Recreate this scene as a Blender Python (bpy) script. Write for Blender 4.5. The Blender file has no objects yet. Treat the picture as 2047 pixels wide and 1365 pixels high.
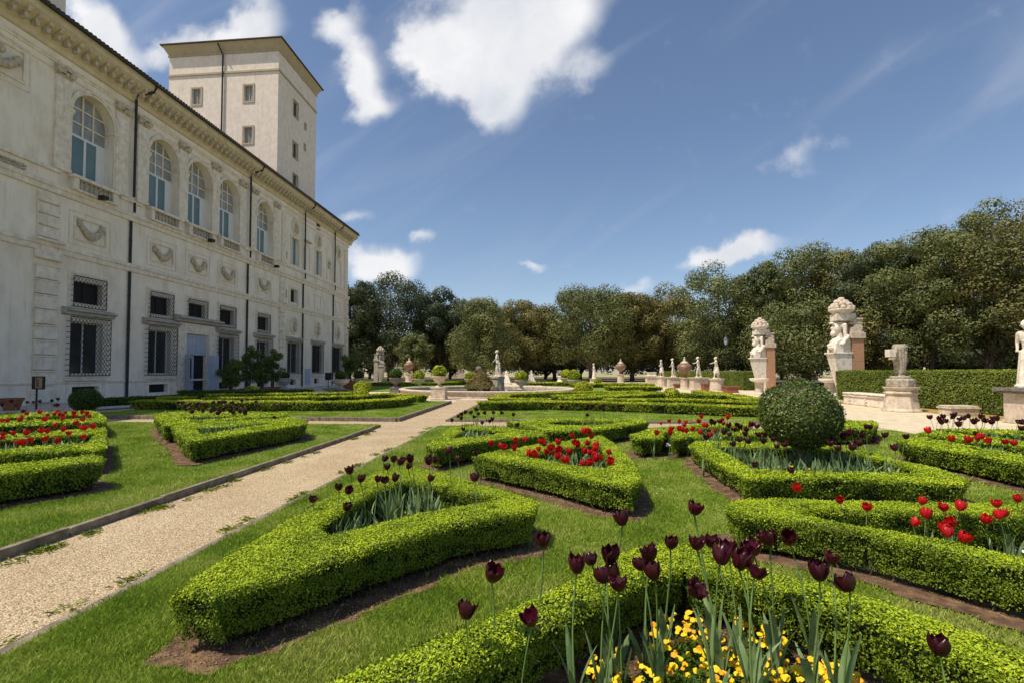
import bpy, bmesh, math, random
import numpy as np
from mathutils import Vector, Matrix
from mathutils.geometry import tessellate_polygon

random.seed(7); rng = np.random.default_rng(11)
S = bpy.context.scene
COL = S.collection
R = math.radians
PI = math.pi

# ------------------------------------------------------------ camera, sky, sun, exposure
CAM = np.array([0.0, 0.0, 1.6])
TH = math.atan(.097); PT = math.atan(.0355)
FPX, CX, CY = 1000.0, 986.0, 706.5            # focal length and principal point, in pixels of a 2047 px wide picture
cam = bpy.data.cameras.new('camera'); co = bpy.data.objects.new('camera', cam); COL.objects.link(co)
cam.sensor_width = 36; cam.lens = FPX / 2047 * 36
cam.shift_x = (1023.5 - CX) / 2047; cam.shift_y = (CY - 682.5) / 2047
cam.clip_start = .05; cam.clip_end = 3000
co.location = CAM; co.rotation_euler = (R(90) + PT, 0, TH); S.camera = co
_f0 = np.array([-math.sin(TH), math.cos(TH), 0]); _z = np.array([0, 0, 1.])
FW = math.cos(PT) * _f0 + math.sin(PT) * _z
RT = np.array([math.cos(TH), math.sin(TH), 0]); UP = np.cross(RT, FW)
def ray(px, py): return FW + (px - CX) / FPX * RT + (CY - py) / FPX * UP
def G(px, py, z=0.0):                          # survey: the point at height z seen at a photo position
    d = ray(px, py); t = (z - 1.6) / d[2]; q = CAM + t * d; return (q[0], q[1])
def atY(px, py, Y):
    d = ray(px, py); q = CAM + Y / d[1] * d; return (q[0], q[1], q[2])

SUN_EL, SUN_AZ = 60.0, 60.0                    # sun behind the camera's left shoulder
sun = bpy.data.lights.new('sun', 'SUN'); so = bpy.data.objects.new('sun', sun); COL.objects.link(so)
so.rotation_euler = (R(90 - SUN_EL), 0, -R(SUN_AZ)); so.location = (-20, -20, 40)
sun.energy = 4.6; sun.angle = R(.53); sun.color = (1, .91, .77)
S.view_settings.view_transform = 'Standard'; S.view_settings.look = 'None'
S.view_settings.gamma = 1; S.view_settings.exposure = 0.12
S.cycles.use_denoising = True
S.cycles.max_bounces = 6; S.cycles.diffuse_bounces = 3; S.cycles.transparent_max_bounces = 6

def NN(nt, t, **kw):
    n = nt.nodes.new(t)
    for k, v in kw.items(): setattr(n, k, v)
    return n
def math_(nt, op, a, b=None, clamp=False):
    n = NN(nt, 'ShaderNodeMath', operation=op, use_clamp=clamp)
    for i, v in enumerate((a, b)):
        if v is None: continue
        if isinstance(v, (int, float)): n.inputs[i].default_value = v
        else: nt.links.new(v, n.inputs[i])
    return n.outputs[0]
def smooth(nt, v, a, b, c=0., d=1.):
    n = NN(nt, 'ShaderNodeMapRange', interpolation_type='SMOOTHSTEP')
    nt.links.new(v, n.inputs[0])
    for i, x in enumerate((a, b, c, d)): n.inputs[1 + i].default_value = x
    return n.outputs[0]

W = bpy.data.worlds.new('World'); S.world = W; W.use_nodes = True
def build_world():
    nt = W.node_tree; nt.nodes.clear(); L = nt.links.new
    sky = NN(nt, 'ShaderNodeTexSky', sky_type='NISHITA'); sky.sun_disc = False
    sky.sun_elevation = R(SUN_EL); sky.sun_rotation = R(180 + SUN_AZ)
    sky.air_density = 1.0; sky.dust_density = .6; sky.ozone_density = 2.2; sky.altitude = 50
    tc = NN(nt, 'ShaderNodeTexCoord')
    sep = NN(nt, 'ShaderNodeSeparateXYZ'); L(tc.outputs['Generated'], sep.inputs[0])
    ay = math_(nt, 'MAXIMUM', math_(nt, 'ABSOLUTE', sep.outputs[1]), .08)
    u = math_(nt, 'DIVIDE', sep.outputs[0], ay); v = math_(nt, 'DIVIDE', sep.outputs[2], ay)
    cmb = NN(nt, 'ShaderNodeCombineXYZ'); L(u, cmb.inputs[0]); L(v, cmb.inputs[1])
    # warp
    nz = NN(nt, 'ShaderNodeTexNoise'); nz.inputs['Scale'].default_value = 5.5; nz.inputs['Detail'].default_value = 6; nz.inputs['Roughness'].default_value = .58
    L(cmb.outputs[0], nz.inputs['Vector'])
    sb = NN(nt, 'ShaderNodeVectorMath', operation='SUBTRACT'); L(nz.outputs['Color'], sb.inputs[0]); sb.inputs[1].default_value = (.5, .5, .5)
    sc = NN(nt, 'ShaderNodeVectorMath', operation='SCALE'); L(sb.outputs[0], sc.inputs[0]); sc.inputs['Scale'].default_value = .14
    ad = NN(nt, 'ShaderNodeVectorMath', operation='ADD'); L(cmb.outputs[0], ad.inputs[0]); L(sc.outputs[0], ad.inputs[1])
    # cumulus lobes: centre azimuth/height, half sizes, rotation, weight  (photo positions turned into sky directions)
    lobes = [(965, 20, 165, 95, 0, 1), (1120, 20, 130, 80, 20, 1), (865, 105, 85, 70, 0, 1), (960, 120, 120, 95, 0, 1), (995, 195, 62, 85, 15, 1), (1090, 90, 95, 70, 20, .95), (905, 150, 60, 50, 0, .8),
             (655, 55, 70, 42, -30, .8), (715, 115, 62, 60, -50, .95), (735, 160, 50, 50, 0, .8), (745, 205, 72, 36, 10, 1.0), (690, 40, 60, 30, 0, .5),
             (510, 40, 80, 70, 0, 1), (450, 75, 90, 55, 0, .9), (350, 80, 75, 45, 0, .75), (180, 30, 130, 60, -50, .95), (225, 85, 90, 50, -50, .9),
             (300, 110, 60, 30, 0, .6), (745, 530, 85, 42, 0, 1), (780, 545, 60, 30, 0, .9), (718, 436, 50, 18, -10, .5), (835, 484, 26, 17, 0, .8), (1060, 546, 40, 14, 0, .8),
             (1130, 535, 25, 8, 0, .35), (1470, 500, 90, 26, 6, .95), (1410, 520, 75, 18, 20, .75), (1500, 492, 60, 24, 0, .9), (1580, 318, 90, 30, 10, .34), (1600, 350, 60, 25, -40, .3), (1680, 300, 35, 25, 0, .3),
             (1185, 140, 55, 40, 30, .6), (1120, 150, 70, 40, 0, .4), (830, 50, 50, 50, 0, .35), (1280, 580, 40, 14, 0, .6)]
    tot = None
    for (px, py, a, b, rot, w) in lobes:
        m = NN(nt, 'ShaderNodeMapping', vector_type='TEXTURE')
        d = ray(px, py)
        m.inputs['Location'].default_value = (d[0] / d[1], d[2] / d[1], 0)
        m.inputs['Rotation'].default_value = (0, 0, R(rot))
        m.inputs['Scale'].default_value = (a / 1000 * 1.15, b / 1000 * 1.15, 1)
        L(ad.outputs[0], m.inputs['Vector'])
        fl = NN(nt, 'ShaderNodeVectorMath', operation='MULTIPLY'); L(m.outputs[0], fl.inputs[0]); fl.inputs[1].default_value = (1, 1, 0)
        ln = NN(nt, 'ShaderNodeVectorMath', operation='LENGTH'); L(fl.outputs[0], ln.inputs[0])
        s = smooth(nt, ln.outputs['Value'], 0.0, 1.25, w, 0.0)
        tot = s if tot is None else math_(nt, 'ADD', tot, s)
    n2 = NN(nt, 'ShaderNodeTexNoise'); n2.inputs['Scale'].default_value = 11; n2.inputs['Detail'].default_value = 8; n2.inputs['Roughness'].default_value = .6
    L(cmb.outputs[0], n2.inputs['Vector'])
    er = math_(nt, 'MULTIPLY', math_(nt, 'SUBTRACT', n2.outputs[0], .5), 1.25)
    dens = smooth(nt, math_(nt, 'ADD', tot, er), .10, 1.15)
    # thin streaks of high cloud
    mp = NN(nt, 'ShaderNodeMapping', vector_type='TEXTURE'); mp.inputs['Rotation'].default_value = (0, 0, R(34)); mp.inputs['Scale'].default_value = (1.0, .22, 1); L(cmb.outputs[0], mp.inputs['Vector'])
    n3 = NN(nt, 'ShaderNodeTexNoise'); n3.inputs['Scale'].default_value = 1.35; n3.inputs['Detail'].default_value = 7; n3.inputs['Roughness'].default_value = .5; n3.inputs['Distortion'].default_value = .6
    L(mp.outputs[0], n3.inputs['Vector'])
    wisp = smooth(nt, n3.outputs[0], .46, .78, 0, .34)
    n4 = NN(nt, 'ShaderNodeTexNoise'); n4.inputs['Scale'].default_value = 4; n4.inputs['Detail'].default_value = 5; L(ad.outputs[0], n4.inputs['Vector'])
    cr = NN(nt, 'ShaderNodeValToRGB'); cr.color_ramp.elements[0].position = .3; cr.color_ramp.elements[0].color = (4.9, 5.2, 5.8, 1)
    cr.color_ramp.elements[1].position = .6; cr.color_ramp.elements[1].color = (7.2, 7.2, 7.3, 1); L(n4.outputs[0], cr.inputs[0])
    mul = NN(nt, 'ShaderNodeMix', data_type='RGBA', blend_type='MULTIPLY'); mul.inputs[0].default_value = 1
    L(sky.outputs[0], mul.inputs[6]); mul.inputs[7].default_value = SKY_TINT
    m1 = NN(nt, 'ShaderNodeMix', data_type='RGBA'); L(wisp, m1.inputs[0]); L(mul.outputs[2], m1.inputs[6]); m1.inputs[7].default_value = (4.0, 4.4, 5.3, 1)
    m2 = NN(nt, 'ShaderNodeMix', data_type='RGBA'); L(dens, m2.inputs[0]); L(m1.outputs[2], m2.inputs[6]); L(cr.outputs[0], m2.inputs[7])
    bg = NN(nt, 'ShaderNodeBackground'); bg.inputs[1].default_value = .12
    out = NN(nt, 'ShaderNodeOutputWorld'); L(m2.outputs[2], bg.inputs[0]); L(bg.outputs[0], out.inputs[0])
SKY_TINT = (1.02, .985, .975, 1)
build_world()

# ------------------------------------------------------------ materials
def mat_base(name):
    m = bpy.data.materials.new(name); m.use_nodes = True; nt = m.node_tree; nt.nodes.clear()
    out = NN(nt, 'ShaderNodeOutputMaterial'); b = NN(nt, 'ShaderNodeBsdfPrincipled'); nt.links.new(b.outputs[0], out.inputs[0])
    return m, nt, b, out
def mat(name, c1, c2=None, scale=4, rough=.8, bump=0., bscale=40, spec=.3, metal=0, detail=6, c3=None, stretch=None):
    m, nt, b, out = mat_base(name); L = nt.links.new
    b.inputs['Roughness'].default_value = rough; b.inputs['Specular IOR Level'].default_value = spec; b.inputs['Metallic'].default_value = metal
    geo = NN(nt, 'ShaderNodeNewGeometry'); vec = geo.outputs['Position']
    if stretch:
        mp = NN(nt, 'ShaderNodeMapping'); mp.inputs['Scale'].default_value = stretch; L(vec, mp.inputs['Vector']); vec = mp.outputs[0]
    n = NN(nt, 'ShaderNodeTexNoise'); n.inputs['Scale'].default_value = scale; n.inputs['Detail'].default_value = detail; n.inputs['Roughness'].default_value = .62
    L(vec, n.inputs['Vector'])
    cr = NN(nt, 'ShaderNodeValToRGB'); e = cr.color_ramp.elements
    e[0].position = .32; e[0].color = (*c1, 1); e[1].position = .68; e[1].color = (*(c2 or c1), 1)
    if c3: x = e.new(.5); x.color = (*c3, 1)
    L(n.outputs[0], cr.inputs[0]); L(cr.outputs[0], b.inputs['Base Color'])
    if bump:
        n2 = NN(nt, 'ShaderNodeTexNoise'); n2.inputs['Scale'].default_value = bscale; n2.inputs['Detail'].default_value = 5; L(geo.outputs['Position'], n2.inputs['Vector'])
        bp = NN(nt, 'ShaderNodeBump'); bp.inputs['Strength'].default_value = bump; bp.inputs['Distance'].default_value = .02; L(n2.outputs[0], bp.inputs['Height']); L(bp.outputs[0], b.inputs['Normal'])
    return m
def leaf_mat(name, cols, trans=.25, rough=.5, spec=.25, nscale=1.2, namt=.35):
    m, nt, b, out = mat_base(name); L = nt.links.new
    at = NN(nt, 'ShaderNodeAttribute', attribute_name='rnd')
    geo = NN(nt, 'ShaderNodeNewGeometry')
    n = NN(nt, 'ShaderNodeTexNoise'); n.inputs['Scale'].default_value = nscale; n.inputs['Detail'].default_value = 3; L(geo.outputs['Position'], n.inputs['Vector'])
    v = math_(nt, 'ADD', math_(nt, 'MULTIPLY', at.outputs['Fac'], 1 - namt), math_(nt, 'MULTIPLY', smooth(nt, n.outputs[0], .3, .7), namt), clamp=True)
    cr = NN(nt, 'ShaderNodeValToRGB'); e = cr.color_ramp.elements
    e[0].color = (*cols[0], 1); e[1].color = (*cols[-1], 1)
    for i, c in enumerate(cols[1:-1]): x = e.new((i + 1) / (len(cols) - 1)); x.color = (*c, 1)
    L(v, cr.inputs[0]); L(cr.outputs[0], b.inputs['Base Color'])
    b.inputs['Roughness'].default_value = rough; b.inputs['Specular IOR Level'].default_value = spec
    if trans:
        t = NN(nt, 'ShaderNodeBsdfTranslucent'); L(cr.outputs[0], t.inputs[0])
        mx = NN(nt, 'ShaderNodeMixShader'); mx.inputs[0].default_value = trans; L(b.outputs[0], mx.inputs[1]); L(t.outputs[0], mx.inputs[2]); L(mx.outputs[0], out.inputs[0])
    return m
M = {}
M['plaster'] = mat('facade plaster', (.74, .62, .49), (.92, .82, .70), scale=.9, rough=.9, bump=.15, bscale=14, c3=(.85, .75, .62), stretch=(1, 1, .55))
def streaks(m, amt):
    nt = m.node_tree; L = nt.links.new; b = next(n for n in nt.nodes if n.type == 'BSDF_PRINCIPLED'); src = b.inputs['Base Color'].links[0].from_socket
    geo = NN(nt, 'ShaderNodeNewGeometry'); mp = NN(nt, 'ShaderNodeMapping'); mp.inputs['Scale'].default_value = (3, 3, .22); L(geo.outputs['Position'], mp.inputs['Vector'])
    n = NN(nt, 'ShaderNodeTexNoise'); n.inputs['Scale'].default_value = 1.6; n.inputs['Detail'].default_value = 9; n.inputs['Roughness'].default_value = .7; L(mp.outputs[0], n.inputs['Vector'])
    n2 = NN(nt, 'ShaderNodeTexNoise'); n2.inputs['Scale'].default_value = 9; n2.inputs['Detail'].default_value = 9; n2.inputs['Roughness'].default_value = .75; L(geo.outputs['Position'], n2.inputs['Vector'])
    mx = NN(nt, 'ShaderNodeMix', data_type='RGBA', blend_type='MULTIPLY'); L(math_(nt, 'MAXIMUM', smooth(nt, n.outputs[0], .52, .72, 0, amt), smooth(nt, n2.outputs[0], .56, .74, 0, amt * .7)), mx.inputs[0]); L(src, mx.inputs[6]); mx.inputs[7].default_value = (.52, .46, .38, 1); L(mx.outputs[2], b.inputs['Base Color'])
streaks(M['plaster'], .36)
M['trim'] = mat('travertine trim', (.66, .55, .43), (.90, .80, .67), scale=3, rough=.85, bump=.25, bscale=20)
M['ledge'] = mat('weathered ledge stone', (.30, .28, .25), (.55, .51, .45), scale=2.2, rough=.9, bump=.3, bscale=25, stretch=(1, 1, 3))
M['relief'] = mat('carved relief stone', (.38, .31, .22), (.68, .59, .45), scale=6, rough=.85, bump=.5, bscale=30)
M['eave'] = mat('ochre eave stone', (.56, .45, .30), (.74, .62, .44), scale=2, rough=.85)
M['tower'] = mat('tower plaster', (.74, .62, .52), (.86, .76, .66), scale=2.2, rough=.9, bump=.25, bscale=10, c3=(.80, .69, .58))
M['ttrim'] = mat('tower trim', (.42, .34, .22), (.50, .42, .29), scale=2, rough=.85)
streaks(M['tower'], .4); streaks(M['trim'], .4)
M['tile'] = mat('old roof tiles', (.05, .038, .032), (.13, .09, .07), scale=6, rough=.9)
M['pipe'] = mat('painted downpipe', (.018, .02, .02), (.04, .035, .035), scale=5, rough=.5)
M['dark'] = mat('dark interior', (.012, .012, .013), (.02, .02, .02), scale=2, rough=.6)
M['glass'] = mat('dark window glass', (.02, .025, .03), (.05, .06, .065), scale=1.5, rough=.08, spec=.6)
M['teal'] = mat('teal blind glass', (.10, .17, .18), (.14, .21, .22), scale=.8, rough=.25, spec=.5)
M['greyglass'] = mat('grey lattice glass', (.22, .23, .23), (.36, .37, .38), scale=1.6, rough=.2, spec=.5)
M['white'] = mat('white window paint', (.66, .66, .66), (.76, .75, .73), scale=6, rough=.5)
M['iron'] = mat('iron grille', (.02, .018, .017), (.045, .035, .03), scale=20, rough=.6)
M['blue'] = mat('blue grey shutter paint', (.38, .42, .49), (.46, .50, .57), scale=3, rough=.6)
M['stone'] = mat('sunlit travertine', (.40, .31, .21), (.70, .58, .44), scale=5, rough=.85, bump=.4, bscale=30, c3=(.56, .46, .36))
M['marble'] = mat('weathered marble', (.50, .43, .33), (.84, .76, .65), scale=5, rough=.7, bump=.35, bscale=25, c3=(.74, .65, .54))
M['greystone'] = mat('grey pedestal stone', (.10, .09, .085), (.26, .23, .20), scale=5, rough=.9, bump=.4, bscale=25)
M['moss'] = mat('lichened stone', (.22, .16, .09), (.50, .46, .38), scale=9, rough=.9, bump=.5, bscale=30)
M['rock'] = mat('wet mossy rock', (.05, .045, .025), (.24, .19, .12), scale=5, rough=.9, bump=.6, bscale=20)
M['terra'] = mat('terracotta', (.20, .075, .045), (.34, .14, .085), scale=6, rough=.85, bump=.2)
M['bronzejar'] = mat('brown glazed jar', (.16, .08, .055), (.30, .17, .12), scale=3, rough=.45, spec=.5)
M['brick'] = mat('brick pier', (.36, .18, .10), (.52, .30, .17), scale=5, rough=.9, bump=.4, bscale=40, stretch=(1, 1, 6))
M['kerb'] = mat('grey kerb stone', (.11, .085, .06), (.30, .25, .19), scale=7, rough=.9, bump=.5, bscale=35)
M['water'] = mat('green pond water', (.03, .05, .02), (.05, .075, .03), scale=2, rough=.08, spec=.6, bump=.12, bscale=8)
M['soil'] = mat('bed soil', (.055, .034, .016), (.28, .175, .085), scale=9, rough=.95, bump=1, bscale=60, c3=(.14, .08, .05), detail=9)
M['bark'] = mat('bark', (.05, .035, .025), (.16, .12, .085), scale=6, rough=.95, bump=.6, stretch=(1, 1, .3))
M['stem'] = mat('tulip stem', (.12, .20, .05), (.18, .27, .08), scale=9, rough=.5)
M['core'] = mat('hedge twigs', (.012, .018, .006), (.03, .035, .012), scale=20, rough=1)
M['yellow'] = mat('yellow petal', (.78, .50, .005), (.85, .62, .01), scale=60, rough=.6)
M['orange'] = mat('orange petal', (.75, .27, .004), (.80, .42, .005), scale=60, rough=.6)
M['whitepetal'] = mat('white petal', (.72, .70, .68), (.82, .80, .80), scale=60, rough=.6)
M['panel'] = mat('sign panel', (.30, .22, .12), (.45, .34, .20), scale=3, rough=.4)
M['lampglass'] = mat('lamp glass', (.35, .38, .42), (.5, .52, .55), scale=3, rough=.2)
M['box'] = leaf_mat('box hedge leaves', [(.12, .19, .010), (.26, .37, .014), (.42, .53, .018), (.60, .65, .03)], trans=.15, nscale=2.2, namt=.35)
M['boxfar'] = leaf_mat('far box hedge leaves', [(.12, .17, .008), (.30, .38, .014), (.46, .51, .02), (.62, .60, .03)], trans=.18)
M['boxold'] = leaf_mat('mature shade-dark box leaves', [(.05, .085, .008), (.10, .16, .010), (.19, .26, .014), (.32, .37, .022)], trans=.06, nscale=2.2, namt=.35)  # hedge sides: mature leaves, with the sides' shade worked into the colour
M['boxfarold'] = leaf_mat('far mature shade-dark box leaves', [(.05, .08, .008), (.12, .165, .010), (.21, .25, .016), (.34, .35, .022)], trans=.06)  # far hedge sides, shade likewise included in the leaf colour
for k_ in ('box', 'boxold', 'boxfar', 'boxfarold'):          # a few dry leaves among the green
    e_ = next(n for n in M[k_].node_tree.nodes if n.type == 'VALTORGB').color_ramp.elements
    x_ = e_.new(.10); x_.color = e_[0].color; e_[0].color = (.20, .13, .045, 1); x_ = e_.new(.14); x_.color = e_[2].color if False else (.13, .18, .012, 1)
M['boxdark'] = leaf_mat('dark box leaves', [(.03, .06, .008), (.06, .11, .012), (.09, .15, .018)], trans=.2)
M['laurel'] = leaf_mat('laurel leaves', [(.02, .042, .006), (.055, .09, .012), (.10, .15, .02), (.22, .27, .05)], trans=.15, rough=.45, spec=.35)
M['tall'] = leaf_mat('tall hedge leaves', [(.06, .09, .014), (.14, .19, .025), (.22, .27, .04), (.32, .34, .06)], trans=.2, nscale=.8)
M['oak1'] = leaf_mat('holm oak leaves', [(.03, .044, .02), (.07, .09, .04), (.14, .16, .075)], trans=.15, nscale=.35)
M['oak2'] = leaf_mat('olive oak leaves', [(.06, .075, .022), (.145, .165, .05), (.29, .29, .10)], trans=.2, nscale=.35)
M['oak3'] = leaf_mat('bronze oak leaves', [(.065, .072, .022), (.165, .155, .045), (.33, .27, .09)], trans=.2, nscale=.5)
M['grass'] = leaf_mat('grass blades', [(.13, .22, .02), (.27, .39, .04), (.40, .49, .08), (.58, .55, .19)], trans=.3, nscale=1.3, namt=.62)
M['tleaf'] = leaf_mat('tulip leaves', [(.10, .17, .065), (.17, .255, .10), (.25, .33, .14)], trans=.2, rough=.4)
M['fern'] = leaf_mat('island ferns', [(.04, .06, .012), (.12, .15, .03), (.26, .13, .045), (.34, .22, .08)], trans=.2)
M['pleaf'] = leaf_mat('pansy leaves', [(.03, .08, .015), (.06, .13, .02)], trans=.2)

def petal(name, cols, rough, spec, trans):
    m, nt, b, out = mat_base(name); L = nt.links.new
    at = NN(nt, 'ShaderNodeAttribute', attribute_name='rnd'); oi = NN(nt, 'ShaderNodeObjectInfo')
    v = math_(nt, 'ADD', math_(nt, 'MULTIPLY', at.outputs['Fac'], .5), math_(nt, 'MULTIPLY', oi.outputs['Random'], .5))
    cr = NN(nt, 'ShaderNodeValToRGB'); cr.color_ramp.elements[0].color = (*cols[0], 1); cr.color_ramp.elements[1].color = (*cols[1], 1)
    L(v, cr.inputs[0]); L(cr.outputs[0], b.inputs['Base Color']); b.inputs['Roughness'].default_value = rough; b.inputs['Specular IOR Level'].default_value = spec
    t = NN(nt, 'ShaderNodeBsdfTranslucent'); L(cr.outputs[0], t.inputs[0]); mx = NN(nt, 'ShaderNodeMixShader'); mx.inputs[0].default_value = trans
    L(b.outputs[0], mx.inputs[1]); L(t.outputs[0], mx.inputs[2]); L(mx.outputs[0], out.inputs[0]); return m
M['darkpetal'] = petal('dark maroon petal', [(.018, .002, .005), (.095, .007, .02)], .3, .5, .25)
M['redpetal'] = petal('red petal', [(.42, .004, .008), (.72, .012, .012)], .4, .4, .35)

def ground_mats():
    m, nt, b, out = mat_base('lawn turf'); L = nt.links.new
    geo = NN(nt, 'ShaderNodeNewGeometry'); P_ = geo.outputs['Position']
    def noise(s, d=6, r=.6):
        n = NN(nt, 'ShaderNodeTexNoise'); n.inputs['Scale'].default_value = s; n.inputs['Detail'].default_value = d; n.inputs['Roughness'].default_value = r; L(P_, n.inputs['Vector']); return n.outputs[0]
    c1 = NN(nt, 'ShaderNodeValToRGB'); e = c1.color_ramp.elements
    e[0].position = .3; e[0].color = (.09, .145, .018, 1); e[1].position = .75; e[1].color = (.26, .32, .055, 1); x = e.new(.5); x.color = (.165, .24, .032, 1)
    L(noise(26, 9, .8), c1.inputs[0])
    mx = NN(nt, 'ShaderNodeMix', data_type='RGBA'); L(smooth(nt, noise(.9, 4), .5, .72, 0, .55), mx.inputs[0]); L(c1.outputs[0], mx.inputs[6]); mx.inputs[7].default_value = (.20, .21, .06, 1)
    L(mx.outputs[2], b.inputs['Base Color']); b.inputs['Roughness'].default_value = .9; b.inputs['Specular IOR Level'].default_value = .15
    bp = NN(nt, 'ShaderNodeBump'); bp.inputs['Strength'].default_value = .9; bp.inputs['Distance'].default_value = .03; L(noise(60, 6, .8), bp.inputs['Height']); L(bp.outputs[0], b.inputs['Normal'])
    M['lawn'] = m
    m, nt, b, out = mat_base('gravel'); L = nt.links.new
    geo = NN(nt, 'ShaderNodeNewGeometry'); P_ = geo.outputs['Position']
    vo = NN(nt, 'ShaderNodeTexVoronoi'); vo.inputs['Scale'].default_value = 85; L(P_, vo.inputs['Vector'])
    cr = NN(nt, 'ShaderNodeValToRGB'); e = cr.color_ramp.elements
    e[0].color = (.25, .18, .10, 1); e[1].color = (.74, .60, .41, 1); x = e.new(.45); x.color = (.49, .38, .24, 1)
    sp = NN(nt, 'ShaderNodeSeparateColor'); L(vo.outputs['Color'], sp.inputs[0]); L(sp.outputs[0], cr.inputs[0])
    big = noise_ = NN(nt, 'ShaderNodeTexNoise'); big.inputs['Scale'].default_value = 1.3; big.inputs['Detail'].default_value = 8; L(P_, big.inputs['Vector'])
    mx = NN(nt, 'ShaderNodeMix', data_type='RGBA', blend_type='MULTIPLY'); mx.inputs[0].default_value = .6; L(cr.outputs[0], mx.inputs[6])
    c2 = NN(nt, 'ShaderNodeValToRGB'); c2.color_ramp.elements[0].position = .3; c2.color_ramp.elements[0].color = (.72, .66, .58, 1); c2.color_ramp.elements[1].position = .65; c2.color_ramp.elements[1].color = (1.0, 1.0, 1.0, 1)
    L(big.outputs[0], c2.inputs[0]); L(c2.outputs[0], mx.inputs[7]); L(mx.outputs[2], b.inputs['Base Color'])
    b.inputs['Roughness'].default_value = .95; b.inputs['Specular IOR Level'].default_value = .1
    bp = NN(nt, 'ShaderNodeBump'); bp.inputs['Strength'].default_value = .9; bp.inputs['Distance'].default_value = .012; L(vo.outputs['Distance'], bp.inputs['Height']); bp.invert = True; L(bp.outputs[0], b.inputs['Normal'])
    M['gravel'] = m
    M['sand'] = mat('pale court gravel', (.48, .39, .25), (.70, .60, .42), scale=3, rough=.95, bump=.6, bscale=45, detail=10, c3=(.62, .52, .35))
    M['forecourt'] = mat('shaded forecourt paving', (.40, .36, .31), (.58, .52, .45), scale=2, rough=.9, bump=.4)
    M['dry'] = mat('dry moss verge', (.28, .17, .05), (.42, .30, .10), scale=4, rough=.95, bump=.6, bscale=30)
    M['floor'] = mat('leaf litter', (.05, .045, .02), (.16, .12, .06), scale=.8, rough=.95, bump=.4, bscale=20)
    M['base'] = mat('park ground', (.34, .27, .17), (.50, .42, .30), scale=.5, rough=.95, bump=.4, bscale=20, c3=(.30, .29, .12))
ground_mats()

# ------------------------------------------------------------ object helpers
def link(name, data, parent=None):
    o = bpy.data.objects.new(name, data); COL.objects.link(o)
    if parent: o.parent = parent
    return o
def tag(o, label, cat, group=None):
    o['label'] = label; o['category'] = cat
    if group: o['group'] = group
    return o
def thing(name, label, cat, loc=(0, 0, 0), group=None, rz=0):
    o = link(name, None); o.empty_display_size = .2; o.location = loc; o.rotation_euler = (0, 0, rz); return tag(o, label, cat, group)
def struct(o, kind='structure'): o['kind'] = kind; return o

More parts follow.
